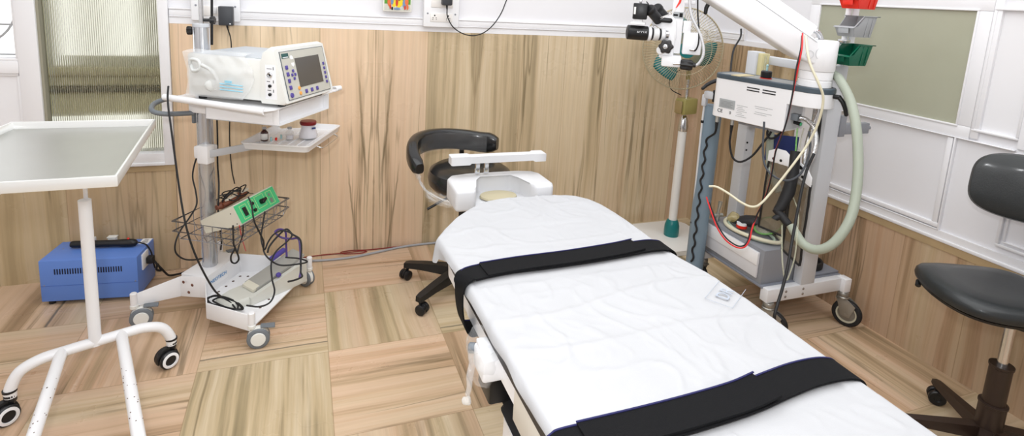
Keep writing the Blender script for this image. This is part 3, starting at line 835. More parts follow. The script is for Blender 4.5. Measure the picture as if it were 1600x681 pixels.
# connectors on the visible side
m = MB(); m.prism([(.300, -.1345, 1.035), (.352, -.1345, 1.035), (.345, -.1345, 1.175), (.300, -.1345, 1.175)], (0, -.0065, 0), .001)
sp_ = build('socket_plate', mb_cart(m), WHITE2, mon)
for (z, r) in ((1.135, .0115), (1.090, .0065), (1.055, .0065)):
    m = MB(); m.lathe([(0, 0), (r, 0), (r, .006), (r*.7, .008), (r*.7, .003), (0, .003)], (.322, -.1405, z), (0, -1, 0), 20); so = build('socket', mb_cart(m), CHROME if r > .01 else BLACK, sp_)
    m = MB(); m.cyl((.322, -.1425, z), (.322, -.1455, z), r*.45, 12); build('socket_core', mb_cart(m), BLACK, sp_)
m = MB()
for (z, x0, x1) in ((1.160, .308, .330), (1.108, .308, .322), (1.072, .310, .326)): m.box(((x0+x1)/2, -.1412, z), (x1-x0, .001, .003))
for z in (1.162, 1.108, 1.07): m.box((.337, -.1412, z), (.004, .001, .012))
build('marking', mb_cart(m), PRINT, sp_)
for (x, y) in ((.34, -.09), (.34, .2), (-.03, -.09), (-.03, .2)):
    m = MB(); m.cyl((x, y, SZ+.0008), (x, y, SZ+.022), .016, 16); build('foot', mb_cart(m), BLACKR, mon)

# plastic bag with tubing hanging on the monitor's side
bag = thing('plastic_bag', 'clear plastic bag of tubing hanging over the side of the console', 'bag', cw(.1, -.15, SZ+.01), TH)
def bagf(u, v):
    x = -.075+u*(.335 if v > .3 else .335)+ (-.02*math.sin(v*3)); z = 1.022+v*.195
    x0 = -.066+.014*math.sin(v*4); x1 = .20+.055*math.sin(v*math.pi)
    x = x0+(x1-x0)*u
    bul = .028*math.sin(math.pi*min(1, u*1.02))*math.sin(math.pi*min(1, .08+v*.9))
    y = -.143-bul-.006*noise.noise(V((u*7, v*6, 1)))-.004
    if v > .93: y = -.143+(v-.93)*1.0; z = 1.2035+.004
    return CM @ V((x, min(y, -.1375) if v <= .93 else y, z))
m = MB(); m.grid(bagf, 34, 26); build('film', m, BAGF, bag)
m = MB()
m.tube([cw(-.03, -.150, 1.155), cw(-.01, -.165, 1.13), cw(.02, -.163, 1.14), cw(.015, -.162, 1.17), cw(-.02, -.16, 1.175), cw(-.03, -.156, 1.155)], .007, 10, sm=5)
m.tube([cw(.03, -.162, 1.155), cw(.07, -.165, 1.14), cw(.10, -.165, 1.10), cw(.09, -.163, 1.06)], .008, 10, sm=5)
m.ball(cw(.08, -.160, 1.075), (.035, .012, .026)); build('tubing', m, mat('ivory tubing', (214, 216, 214), .5), bag)
m = MB()
for z in (1.088, 1.076, 1.064): m.tube([cw(.12, -.176, z), cw(.215, -.165, z-.004)], .0025, 6)
m.box(cw(.16, -.178, 1.098), (.03, .004, .010), rotz(TH)); build('blue_marking', m, mat('pale blue print', (150, 206, 228), .5), bag)

# ---------------------------------------------------------------- things on the side tray
def on_tray(x, y): return CM @ tw(x, y, .0142)
p = on_tray(.055, .135)
b = thing('medicine_bottle', 'small dark brown bottle with white label on the side tray', 'bottle', p)
m = MB(); m.lathe([(0, 0), (.0165, 0), (.0175, .003), (.0175, .040), (.012, .048), (.0075, .052), (.0075, .058), (0, .058)], p, n=24); build('body', m, AMBER, b)
m = MB(); m.lathe([(0, .057), (.010, .057), (.010, .067), (0, .067)], p, n=20); build('cap', m, LGREY, b)
m = MB(); a0 = -2.6
m.loft([[p+V((.0179*math.cos(a0+t*2.1/10), .0179*math.sin(a0+t*2.1/10), z)) for t in range(11)] for z in (.006, .036)], closed=False); build('label', m, PAPER, b, solid=.0004)
p = on_tray(.158, .185)
b = thing('glass_vial', 'small clear glass vial standing before the cotton jar', 'vial', p)
m = MB(); m.lathe([(0, 0), (.0175, 0), (.0185, .003), (.0185, .036), (.012, .044), (.009, .047), (.009, .054), (0, .054)], p, n=24); build('body', m, CLEARPL, b)
m = MB(); m.lathe([(0, .053), (.0105, .053), (.0105, .062), (0, .063)], p, n=20); build('cap', m, LGREY, b)
m = MB(); m.lathe([(0, .002), (.016, .002), (.016, .022), (0, .022)], p, n=20); build('powder', m, mat('white powder', (226, 222, 224), .9), b)
p = on_tray(.235, .225)
b = thing('cotton_jar', 'round glass jar of cotton wool with dark red lid', 'jar', p)
jp = [(0, 0), (.034, 0), (.044, .004), (.0465, .016), (.043, .03), (.036, .05), (.034, .066), (.036, .072)]
m = MB(); m.lathe(jp, p, n=32); build('glass', m, CLEARPL, b)
m = MB(); m.lathe([(r*.9, z*.93+.003) for r, z in jp]+[(0, .070)], p, n=32)
for v in m.bm.verts: v.co += V((0, 0, .0)) + (v.co-p).normalized()*.0025*noise.noise(v.co*90)
build('cotton_wool', m, COTTON, b)
m = MB(); m.lathe([(0, .071), (.038, .071), (.040, .076), (.040, .084), (.036, .089), (0, .091)], p, n=32); build('lid', m, REDLID, b)
m = MB(); d_ = V((.35, -.94, 0)); m.box(p+d_*.0375+V((.012, .003, .058)), (.020, .002, .008), rotz(.5)); build('lid_clip', m, mat('navy clip', (40, 60, 120), .4), b)
caps = [(.105, .150, REDP, 'round red plastic stopper lying on the side tray', 'stopper'), (.098, .17, REDP, 'smaller red stopper lying behind the other one', 'stopper'),
        (.09, .13, mat('pale teal plastic', (168, 206, 208), .4), 'pale teal needle cap lying nearest the brown bottle', 'needle cap'), (.115, .185, mat('pale teal plastic', (168, 206, 208), .4), 'pale teal needle cap lying behind the red stoppers', 'needle cap')]
for i, (x, y, mt, lb, ct) in enumerate(caps):
    p = on_tray(x, y); m = MB(); m.lathe([(0, 0), (.0055, 0), (.0055, .010), (.003, .013), (0, .013)] if i < 2 else [(0, 0), (.0055, 0), (.004, .02), (0, .02)], p, n=14) if i != 1 else m.ball(p+V((0, 0, .0042)), .0045)
    o = build(ct.replace(' ', '_'), m, mt); tag(o, lb, ct)
p = on_tray(.15, .115); m = MB(); m.tube([p+V((-.02, .0, .003)), p+V((.02, .006, .003))], .0028, 8); m.cyl(p+V((-.026, -.001, .003)), p+V((-.02, 0, .003)), .005, 10)
tag(build('syringe_needle', m, CLEARPL), 'clear needle sheath lying flat beside the red stopper', 'needle')

# ---------------------------------------------------------------- control box in the basket
cb = thing('control_box', 'beige control box with green front panel tilted in the wire basket', 'control box', cw(.0, .05, .385), TH)
bt = V((.178, 0, .063)).normalized(); bn = V((-.063, 0, .178)).normalized()
A = V((-.038, -.094, .3875))
def bpnt(a, h, y): return A+bt*a+bn*h+V((0, y, 0))
prof = [(0, 0), (.190, 0), (.192, .004), (.178, .089), (.174, .092), (-.004, .062), (-.006, .055)]
m = MB(); m.loft([[bpnt(a, h, y) for a, h in prof] for y in (0, .286)]); build('housing', mb_cart(m), BEIGE, cb)
e_ = (bpnt(.178, .089, 0)-bpnt(.192, .004, 0)); Lh = e_.length; e_.normalize(); pn = V((0, 1, 0)).cross(e_).normalized()
if pn.x < 0: pn = -pn
P0 = bpnt(.192, .004, 0)
def gp(y, b, d=0): return P0+V((0, y, 0))+e_*b+pn*d
def gpl(mb, y0, y1, b0, b1, d0, d1): mb.prism([gp(y0, b0, d0), gp(y1, b0, d0), gp(y1, b1, d0), gp(y0, b1, d0)], pn*(d1-d0))
m = MB(); gpl(m, .002, .282, .001, Lh-.001, .0003, .002); build('front_panel', mb_cart(m), GREEN, cb)
m = MB()
for (y0, y1, b0, b1) in ((.028, .070, .010, .072), (.088, .122, .012, .074), (.135, .195, .020, .078), (.215, .255, .012, .074)):
    for q in ((y0, y1, b0, b0+.0015), (y0, y1, b1, b1+.0015), (y0, y0+.0015, b0, b1), (y1, y1+.0015, b0, b1)): gpl(m, *q, .002, .0026)
build('panel_lines', mb_cart(m), mat('pale yellow print', (206, 226, 150), .5), cb)
m = MB(); gpl(m, .040, .060, .022, .062, .002, .006); build('rocker_switch', mb_cart(m), BLACK, cb)
for (y, b) in ((.105, .058), (.105, .026)):
    m = MB(); m.cyl(gp(y, b, .002), gp(y, b, .012), .0075, 16); build('socket', mb_cart(m), BLACK, cb)
m = MB(); m.cyl(gp(.168, .046, .002), gp(.168, .046, .016), .012, 18); m.box(gp(.172, .046, .018), (.012, .034, .014), rotm(pn, V((0, 1, .4))), .003); build('control_knob', mb_cart(m), BLACK, cb)
m = MB(); gpl(m, .226, .244, .018, .040, .002, .004); gpl(m, .229, .240, .050, .064, .002, .004); build('display', mb_cart(m), mat('grey window', (120, 130, 118), .4), cb)
m = MB(); m.lathe([(0, 0), (.003, 0), (0, .002)], bpnt(.155, .06, 0), (0, -1, 0), 10); m.lathe([(0, 0), (.003, 0), (0, .002)], bpnt(.17, .01, 0), (0, -1, 0), 10); build('screw', mb_cart(m), SLOT, cb)
# brown leather forceps pouch with coiled lead lying on it
pz = bpnt(.085, .083, .125)
po = thing('headlight_strap', 'brown leather strap wound with black lead on the control box', 'strap', CM @ bpnt(.085, .08, .125), TH)
m = MB(); m.use(BROWNL)
bx0 = bpnt(.07, .092, .03); bx1 = bpnt(.09, .105, .24)
m.tube(cat([bpnt(.055, .092, .045), bpnt(.075, .096, .10), bpnt(.085, .100, .16), bpnt(.088, .103, .21)], 6), [.012]*2+[.017]*15+[.012]*2, 12)
m.tube(cat([bpnt(.085, .096, .055), bpnt(.10, .099, .11), bpnt(.105, .101, .19)], 6), .009, 10)
build('leather', mb_cart(m), BROWNL, po)
m = MB(); m.box(bpnt(.086, .108, .115), (.02, .075, .016), rotm(bt, V((0, 1, .05))), .006); m.box(bpnt(.094, .114, .195), (.02, .05, .014), rotm(bt, V((0, 1, .05))), .005); build('felt_lining', mb_cart(m), mat('cream felt', (214, 204, 186), .9), po)
m = MB()
rng = random.Random(5)
cp = []
for k in range(26):
    a = k*.9; cp.append(bpnt(.085+.045*math.cos(a)+rng.uniform(-.01, .01), .108+.020*math.sin(a*1.3)+.012, .13+.055*math.sin(a)+rng.uniform(-.02, .02)))
m.tube(cp, .0028, 7, sm=5); build('lead', mb_cart(m), BLACKR, po)

# ---------------------------------------------------------------- foot pedal in the base pan
pd = thing('foot_pedal', 'white and grey foot pedal with purple buttons lying in the cart base pan', 'foot pedal', cw(.13, .08, .0902), TH)
pa = V((.42, 1, 0)).normalized(); pb = V((pa.y, -pa.x, 0)); PO = V((.062, -.125, .0913))
def pp_(a, b, z): return PO+pa*a+pb*b+V((0, 0, z))
m = MB()
def sec(a, w, h, off=0): return [pp_(a, off-w/2, 0), pp_(a, off+w/2, 0), pp_(a, off+w/2, h*.6), pp_(a, off+w/2*.85, h), pp_(a, off-w/2*.85, h), pp_(a, off-w/2, h*.6)]
m.loft([sec(-.035, .06, .012, .03), sec(-.02, .11, .024, .035), sec(.04, .135, .034, .04), sec(.14, .14, .034, .045), sec(.24, .145, .036, .045), sec(.325, .14, .036, .045), sec(.345, .12, .03, .045)])
build('base_shell', mb_cart(m), mat('ivory plastic', (206, 206, 198), .38), pd)
m = MB()
def sidew(a, h, o): return [pp_(a, o-.013, .0), pp_(a, o+.013, .0), pp_(a, o+.011, h), pp_(a, o-.011, h)]
m.loft([sidew(.06, .032, .108), sidew(.14, .055, .112), sidew(.24, .082, .115), sidew(.325, .098, .112), sidew(.345, .09, .110)])
build('side_cheek', mb_cart(m), mat('ivory plastic', (206, 206, 198), .38), pd)
m = MB()
def pdl(a, h, w=.096): return [pp_(a, .045-w/2, h), pp_(a, .045+w/2, h), pp_(a, .045+w/2, h+.012), pp_(a, .045-w/2, h+.012)]
m.loft([pdl(.105, .040), pdl(.24, .076), pdl(.355, .112, .092)]); build('treadle', mb_cart(m), mat('grey treadle', (164, 163, 157), .5), pd)
m = MB(); m.loft([pdl(.09, .036, .084), pdl(.12, .046, .084)]); build('treadle_hinge', mb_cart(m), BEIGE, pd)
for (a, bo, z) in ((.275, -.004, .122), (.20, .112, .086)):
    m = MB(); c0 = pp_(a, bo, z); m.box(c0, (.085 if z > .1 else .022, .022, .024 if z > .1 else .02), rotm(pa+V((0, 0, .33)), pb), .008); build('push_button', mb_cart(m), PURPLE, pd)
# cables looping off the pedal, black and purple
def cable(name, pts, r, mt, label, ctg='cable', n=8, sm=7, cartp=False, group=None, extra=None):
    P = [CM @ V(p) if cartp else V(p) for p in pts]
    m = MB(); m.tube(P, r, n, sm=sm)
    o = build(name, m, mt); tag(o, label, ctg, group); return o
# ================================================================ WALL ITEMS
def switchboard(x0, x1, z0, z1, label, sockets):
    t = thing('switch_board', label, 'switch board', ((x0+x1)/2, 3.14, z0))
    m = MB(); m.box(((x0+x1)/2, 3.134, (z0+z1)/2), (x1-x0, .024, z1-z0), bev=.006); build('plate', m, WHITE2, t)
    for (sx0, sx1, sz0, sz1, k) in sockets:
        m = MB(); m.box(((sx0+sx1)/2, 3.121, (sz0+sz1)/2), (sx1-sx0, .006, sz1-sz0), bev=.002); s = build('module', m, mat('ivory module', (232, 228, 224), .35), t)
        if k == 's':
            for cx in (sx0+.024, sx1-.024):
                m = MB(); m.use(SLOT)
                for (dx, dz, r) in ((0, .013, .0042), (-.009, .0, .0026), (.009, 0, .0026), (-.010, -.009, .0022), (.010, -.009, .0022)):
                    m.cyl((cx+dx, 3.1185, sz0+.022+dz), (cx+dx, 3.1172, sz0+.022+dz), r, 12)
                build('socket_holes', m, SLOT, s)
        else:
            for cx in k:
                m = MB(); m.box((cx, 3.116, (sz0+sz1)/2+.004), (.018, .008, .034), Matrix.Rotation(.1, 3, 'X'), .002); build('rocker_switch', m, WHITE2, s)
    for cx in (x0+.022, x1-.022):
        for cz in (z0+.075, z1-.04):
            m = MB(); m.lathe([(0, 0), (.0052, 0), (.004, .002), (0, .002)], (cx, 3.122, cz), (0, -1, 0), 14); build('screw', m, MGREY, t)
    return t
switchboard(-.505, -.288, 1.298, 1.56, 'white switch board on the wall behind the cart column, holding a square black adapter', [(-.47, -.32, 1.325, 1.372, (-.40, -.375))])
switchboard(.635, .837, 1.308, 1.62, 'white switch board with two round-pin sockets in the middle of the back wall', [(.672, .798, 1.338, 1.386, 's'), (.675, .80, 1.418, 1.475, (.767,))])
t = thing('power_adapter', 'square dark grey power adapter plugged in behind the cart column', 'adapter', (-.347, 3.10, 1.283))
m = MB(); m.box((-.347, 3.088, 1.329), (.064, .056, .092), bev=.004); build('case', m, mat('charcoal plastic', (58, 60, 64), .45), t)
m = MB(); m.cyl((-.345, 3.09, 1.285), (-.343, 3.092, 1.268), .0055, 12, r2=.004); build('strain_relief', m, BLACK, t)
m = MB(); m.box((-.328, 3.0595, 1.292), (.006, .001, .005)); build('marking', m, WHITE2, t)
cable('adapter_lead', [(-.343, 3.092, 1.268), (-.332, 3.115, 1.2), (-.335, 3.12, 1.05), (-.345, 3.11, .85), (-.35, 3.10, .7), (-.34, 3.06, .56), (-.32, 2.98, .505)], .0028, BLACKR, 'thin black cord dropping from the square adapter behind the cart', 'cord')
t = thing('power_plug', 'black plug in the middle switch board with a cord looping up', 'plug', (.757, 3.10, 1.432))
m = MB(); m.box((.757, 3.096, 1.475), (.058, .04, .085), bev=.008); build('case', m, mat('charcoal plastic', (58, 60, 64), .45), t)
m = MB(); m.cyl((.757, 3.094, 1.436), (.759, 3.094, 1.412), .006, 12, r2=.004); build('strain_relief', m, BLACK, t)
cable('hanging_lead', [(.759, 3.094, 1.413), (.765, 3.10, 1.37), (.80, 3.11, 1.315), (.86, 3.115, 1.278), (.93, 3.115, 1.268), (1.00, 3.115, 1.295), (1.06, 3.11, 1.36), (1.10, 3.10, 1.45), (1.115, 3.1, 1.56), (1.0, 3.09, 1.75)], .0032, BLACKR, 'black cord looping from the middle switch board up the wall', 'cord')
t = thing('wall_picture', 'small colourful picture tile with cream edge on the back wall', 'picture', (.491, 3.14, 1.384))
m = MB(); m.box((.491, 3.140, 1.485), (.156, .016, .202), bev=.003); build('tile', m, mat('cream tile', (236, 234, 226), .3), t)
def flat(name, pts, mt, y=3.1315):
    m = MB(); m.prism([(x, y, z) for x, z in pts], (0, -.0006, 0)); return build(name, m, mt, t)
flat('ground', [(.420, 1.391), (.562, 1.391), (.562, 1.425), (.420, 1.425)], mat('speckled grey print', (200, 200, 188), .5, var=.2, vscale=150))
flat('background', [(.420, 1.425), (.562, 1.425), (.562, 1.58), (.420, 1.58)], mat('green print', (88, 150, 52), .5))
def blob(n, cx, cz, w, h, mt, y):
    m = MB(); m.prism([(cx+w*math.cos(2*math.pi*k/16), y, cz+h*math.sin(2*math.pi*k/16)) for k in range(16)], (0, -.0005, 0)); build(n, m, mt, t)
YL, OR_, BL_, RD_ = mat('yellow print', (240, 206, 40), .5), mat('orange print', (222, 112, 60), .5), mat('blue grey print', (110, 140, 176), .5), mat('red print', (200, 56, 36), .5)
for i, (cx, cz, w, h, mt) in enumerate([(.472, 1.430, .012, .022, YL), (.497, 1.425, .016, .018, YL), (.512, 1.434, .012, .016, YL), (.487, 1.434, .007, .02, RD_), (.446, 1.437, .010, .026, OR_), (.461, 1.44, .008, .018, BL_), (.452, 1.410, .005, .013, RD_), (.462, 1.401, .005, .009, SLOT),
        (.528, 1.43, .010, .024, BL_), (.540, 1.44, .010, .022, OR_), (.531, 1.408, .005, .012, RD_), (.488, 1.400, .018, .006, BL_), (.545, 1.41, .006, .014, OR_), (.492, 1.47, .02, .025, OR_)]):
    blob('painted_shape', cx, cz, w, h, mt, 3.1308-.0003*i)

# ================================================================ BLUE BOX
BA = math.atan2(-.05, .392)
box = thing('blue_power_unit', 'blue metal power unit with vent slots on the floor under the trolley', 'power unit', (-.905, 2.985, 0), BA)
bm_ = ROOTM[box]
m = MB(); m.box((0, 0, .118), (.392, .205, .198), bev=.004); case = build('case', m, BLUE, box, local=True)
m = MB()
for k in range(27): m.box((-.135+.0102*k, -.1026, .163), (.0048, .002, .026))
build('vent_slots', m, DBLUE, case, local=True)
m = MB(); m.box((0, -.1028, .095), (.388, .0012, .0014)); build('seam', m, mat('blue shadow line', (60, 96, 176), .5), case, local=True)
for (x, z) in ((-.18, .098), (.185, .098)):
    m = MB(); m.lathe([(0, 0), (.0036, 0), (0, .002)], (x, -.1024, z), (0, -1, 0), 10); build('screw', m, MGREY, case, local=True)
m = MB(); m.lathe([(0, 0), (.004, 0), (0, .002)], (-.155, .02, .217), (0, 0, 1), 10); build('screw', m, MGREY, case, local=True)
for sx in (-.165, .165):
    for sy in (-.08, .08):
        m = MB(); m.cyl((sx, sy, .0005), (sx, sy, .02), .013, 14); build('foot', m, BLACKR, box, local=True)
m = MB(); m.box((.199, -.02, .165), (.008, .070, .078), bev=.003); so = build('outlet_plate', m, WHITE2, box, local=True)
m = MB(); m.use(WHITE2); m.prism([(.150, .04, .2172), (.192, .04, .2172), (.192, .10, .2172), (.150, .10, .2172)], (0, 0, .0008)); lp = build('label_sticker', m, PAPER, box, local=True)
m = MB()
for k in range(4): m.box((.171, .052+.011*k, .2183), (.030-.004*k, .003, .0006))
build('label_print', m, SLOT, lp, local=True)
t = thing('mains_plug', 'black mains plug in the side outlet of the blue unit', 'plug', bm_ @ V((.22, -.015, .12)))
m = MB(); m.box((.219, -.012, .160), (.030, .034, .034), bev=.006); m.xf(bm_); build('plug_body', m, BLACKR, t)
m = MB(); m.tube([bm_ @ V(p) for p in [(.232, -.012, .155), (.245, -.01, .13), (.238, .0, .10), (.25, .02, .085), (.235, .03, .11), (.24, .01, .12), (.255, .02, .09), (.262, .04, .06), (.27, .07, .03), (.30, .12, .012), (.33, .155, .009)]], .0048, 8, sm=6); build('lead', m, BLACKR, t)
# black torch-like probe on the unit
t = thing('probe_handle', 'long black cylindrical handpiece lying on top of the blue unit', 'handpiece', bm_ @ V((.02, .03, .2175)))
m = MB(); m.lathe([(0, 0), (.013, .002), (.016, .01), (.0165, .2), (.0185, .215), (.019, .26), (.015, .275), (.008, .282), (0, .283)], bm_ @ V((-.125, .022, .237)), (bm_.to_3x3() @ V((1, -.03, .0))), 24); build('handle', m, BLACK, t)
m = MB(); m.tube([bm_ @ V(p) for p in [(.155, .015, .237), (.175, .01, .236), (.197, .012, .222), (.212, .02, .18), (.214, .03, .13), (.217, .04, .09)]], .0035, 8, sm=6); build('lead', m, BLACKR, t)
m = MB(); m.ball(bm_ @ V((.118, .018, .256)), .006, 10, 8); build('red_button', m, REDP, t)
t = thing('cream_connector', 'small cream connector lying behind the black handpiece', 'connector', bm_ @ V((.03, .075, .2175)))
m = MB(); m.box(bm_ @ V((.03, .07, .232)), (.034, .026, .0285), rotz(BA), .004); m.box(bm_ @ V((.03, .07, .2475)), (.04, .03, .004), rotz(BA), .001); build('block', m, CREAM, t)
m = MB(); m.box(bm_ @ V((-.055, .075, .232)), (.022, .022, .0285), rotz(BA), .004); tag(build('cream_connector', m, CREAM), 'cream connector half hidden behind the trolley pole on the blue unit', 'connector')

# ================================================================ OPERATING TABLE
ot = thing('operating_table', 'white operating table with black mattress in the foreground', 'operating table', (.71, .75, 0))
OUT = [(-.30, .385, 1.035), (.70, .385, 1.035), (1.0, .382, 1.03), (1.3, .380, 1.025), (1.50, .378, 1.015), (1.56, .392, 1.01), (1.66, .452, .995), (1.735, .54, .965), (1.785, .60, .915)]
def outl(ins, y1=None):
    a = [(l+ins, y) for y, l, r in OUT]; b = [(r-ins, y) for y, l, r in OUT]
    a[0] = (a[0][0], a[0][1]+ins); b[0] = (b[0][0], b[0][1]+ins); a[-1] = (a[-1][0], a[-1][1]-ins); b[-1] = (b[-1][0], b[-1][1]-ins)
    return a+b[::-1]
m = MB(); m.prism([(x, y, .668) for x, y in outl(.024)], (0, 0, .067), .008); build('table_frame', m, WHITE, ot)
m = MB(); m.prism([(x, y, .7355) for x, y in outl(.008)], (0, 0, .030), .008); build('mattress', m, MATTRESS, ot)
m = MB(); m.prism([(.402, -.28, .625), (.416, -.28, .625), (.416, .95, .640), (.402, .95, .640)], (0, 0, .092), .004); build('side_panel', m, mat('cream wrapped panel', (226, 222, 212), .35, bump=.3, bscale=14), ot)
m = MB()
zs = [.50+.0125*k for k in range(14)]
def bel(z, k): o = .014 if k % 2 else 0; return [(x, y, z) for x, y in rrect(.70, .66, .48+2*o, .94+2*o, .02, 3)]
m.loft([bel(z, k) for k, z in enumerate(zs)]); build('bellows', m, BLACKR, ot, auto=15)
m = MB(); m.prism([(x, y, .0) for x, y in rrect(.70, .60, .50, 1.08, .03)], (0, 0, .50), .012); build('base_cover', m, WHITE, ot)
m = MB(); m.box((.435, 1.135, .605), (.07, .09, .09), bev=.008); m.box((.50, 1.11, .64), (.12, .05, .03), bev=.004); build('frame_joint', m, BLACK, ot)
# side clamp, wrapped
m = MB(); m.box((.386, 1.065, .698), (.052, .078, .054), bev=.008); m.box((.380, 1.085, .729), (.03, .03, .014), bev=.003); cl = build('side_clamp', m, WHITE2, ot)
m = MB(); m.cyl((.368, 1.103, .708), (.352, 1.112, .706), .012, 18, .003); build('clamp_screw', m, GREYP, cl)
# headrest
def hr(pts, z): return [(x, y, z) for x, y in pts]
hpl = [(.505, 1.80), (.578, 1.80), (.590, 1.84), (.600, 1.915), (.63, 1.955), (.765, 1.955), (.79, 1.915), (.800, 1.84), (.812, 1.80), (.880, 1.80), (.892, 1.83), (.888, 1.95), (.865, 1.985), (.80, 2.0), (.60, 2.0), (.53, 1.985), (.507, 1.95)]
hpl = [(x, y+.024) for x, y in hpl]
m = MB(); m.prism(hr(hpl, .735), (0, 0, .080), .012, 3); m.prism([(.57, 1.835, .735), (.82, 1.835, .735), (.80, 1.99, .735), (.59, 1.99, .735)], (0, 0, .014), .003); hd = build('headrest', m, WHITE3, ot)
m = MB(); m.lathe([(0, 0), (.050, 0), (.056, .004), (.054, .010), (0, .012)], (0, 0, 0), n=32); m.xf(Matrix.Translation((.692, 1.905, .750)) @ Matrix.Diagonal((1.30, .95, 1, 1))); build('head_pad', m, PADBEIGE, hd)
m = MB(); m.box((.70, 1.875, .715), (.16, .07, .05), bev=.004); build('headrest_bracket', m, WHITE, hd)
hb = MB()
def barsec(x, h, d, z): return [(x, 1.985-d/2, z), (x, 1.985+d/2, z), (x, 1.985+d/2, z+h), (x, 1.985-d/2, z+h)]
hb.loft([barsec(.520, .030, .045, .866), barsec(.525, .033, .05, .865), barsec(.592, .033, .05, .865), barsec(.600, .026, .04, .869), barsec(.70, .028, .036, .868), barsec(.852, .026, .04, .869), barsec(.860, .032, .05, .865), barsec(.902, .032, .05, .865), barsec(.906, .029, .045, .866)])
br_ = build('wrist_bar', hb, WHITE3, ot)
for x in (.632, .668):
    m = MB(); m.box((x, 1.992, .845), (.016, .014, .05), bev=.002); m.box((x, 1.994, .83), (.020, .010, .02), bev=.002); build('bar_post', m, CHROME, br_)
# film over the clamp
fl = thing('plastic_film', 'crumpled clear plastic film tied round the table side clamp', 'plastic film', (.35, 1.03, .60))
m = MB()
def ff(u, v):
    a = u*2*math.pi
    r = .046+.010*noise.noise(V((math.cos(a)*2, math.sin(a)*2, v*5)))
    z = .746-v*.085
    x = .374+r*math.cos(a)*(.80-.25*v); y = 1.072+(r+.008)*math.sin(a)*(1-.2*v)
    return (min(x, .3955), y, z+.01*noise.noise(V((a, v*3, 4))))
m.grid(ff, 30, 12); build('wrap', m, FILM, fl)
m = MB()
m.tube(cat([(.358, 1.10, .705), (.352, 1.085, .68), (.345, 1.07, .655), (.338, 1.055, .628)], 6), [.012]+[.010-.0003*k for k in range(18)], 9)
for v in m.bm.verts: v.co += V((noise.noise(v.co*40), noise.noise(v.co*40+V((5, 5, 5))), 0))*.004
build('twisted_tail', m, FILM, fl)
m = MB(); m.ball((.336, 1.052, .62), (.010, .010, .008), 10, 8)
for v in m.bm.verts: v.co += V((noise.noise(v.co*60), noise.noise(v.co*60+V((5, 5, 5))), noise.noise(v.co*70)))*.007
build('knot', m, FILM2, fl)

# sheet
SOUT = [(-.28, .372, 1.052), (.30, .374, 1.052), (.70, .374, 1.050), (.85, .368, 1.052), (1.0, .366, 1.056), (1.15, .364, 1.050), (1.25, .362, 1.030), (1.33, .364, 1.024), (1.45, .356, 1.026), (1.54, .352, 1.026), (1.60, .390, 1.022), (1.68, .448, 1.012), (1.74, .508, .992), (1.775, .550, .962), (1.797, .595, .925), (1.803, .655, .865)]
def so_at(y):
    for a, b in zip(SOUT, SOUT[1:]):
        if y <= b[0]:
            t = (y-a[0])/(b[0]-a[0]); return a[1]+(b[1]-a[1])*t, a[2]+(b[2]-a[2])*t
    return SOUT[-1][1:]
def wr(x, y):
    p = V((x*5, y*5, .3)); z = 0
    z += .0030*noise.noise(V((x*6+y*1.5, y*3-x*2, 1)))
    n = noise.noise(V((x*9+noise.noise(V((x*3, y*3, 9)))*2, y*7, 5))); z += .0035*max(0, 1-abs(n)*7)
    n = noise.noise(V((x*16+noise.noise(V((x*5, y*5, 2)))*2, y*13, 8))); z += .0016*max(0, 1-abs(n)*5)
    n = noise.noise(V((x*30, y*22, 3))); z += .0007*n
    for yc, k in ((1.10, .06), (.95, -.09)):
        d = y-yc-k*(x-.7)-.02*math.sin(x*9); z += .004*math.exp(-(d/.010)**2)
    return z
def sheetf(u, v):
    y = -.28+v*(1.846+.28) if v < .965 else None
    vv = v
    k = 0
    if v > .965: k = (v-.965)/.035; vv = .965
    y = -.28+(vv/.965)*2.083
    l, r = so_at(y); l += .018
    hl, hr_ = .006+.034*max(0, min(1, (y-1.42)/.1))+.004*noise.noise(V((y*9, 3, 3))), .075+.012*noise.noise(V((y*6, 1, 1)))
    rad = .013
    W_ = r-l
    tot = hl+W_+hr_; s = u*tot
    if s < hl: x, z = l-.004*(1-s/hl)*noise.noise(V((y*14, 2, 0)))-.002, .768-(hl-s)
    elif s > hl+W_: x, z = r+.006*noise.noise(V((y*12, 7, 0)))*(s-hl-W_)/hr_+.004, .768-(s-hl-W_)
    else:
        x = l+(s-hl); z = .7835
        e = min(s-hl, hl+W_-s)
        if e < rad: z -= rad*(1-math.sqrt(max(0, 1-(1-e/rad)**2)))
        z += wr(x, y)*min(1, e/.03)*(.15 if min(abs(y-1.29), abs(y-.71)) < .06 else 1)
    if 1.50 < y < 1.60 and s < hl: x -= .010*math.sin((y-1.5)*60)*(1-s/hl); z -= .012*(1-s/hl)
    if k:
        y += .014*math.sin(k*math.pi/2); z -= .030*(1-math.cos(k*math.pi/2))
    for yc, ww in ((1.285, .04), (.715, .045)):
        d = abs(y-yc)
        if d < ww+.03: z -= .0035*min(1, (ww+.03-d)/.03) if .40 < x < 1.0 else 0
    return (x, y, z)
m = MB(); m.grid(sheetf, 150, 330)
sh = build('bed_sheet', m, SHEET, auto=180); tag(sh, 'white cotton sheet spread over the operating table', 'sheet')
sh.data.materials.clear(); sh.data.materials.append(SHEET)
fx = frame((1.004, 1.035, .7890), (.84, .54, 0), (-.54, .84, 0))
text('printed_mark', 'DR', .046, fx, FAINT, sh)
m = MB()
for (a0, a1, b0, b1) in ((-.06, .06, -.034, -.033), (-.06, .06, .033, .034), (-.06, -.059, -.034, .034)): m.prism([fx @ V(p) for p in ((a0, b0, 0), (a1, b0, 0), (a1, b1, 0), (a0, b1, 0))], (0, 0, .0005))
build('printed_frame', m, FAINT, sh)
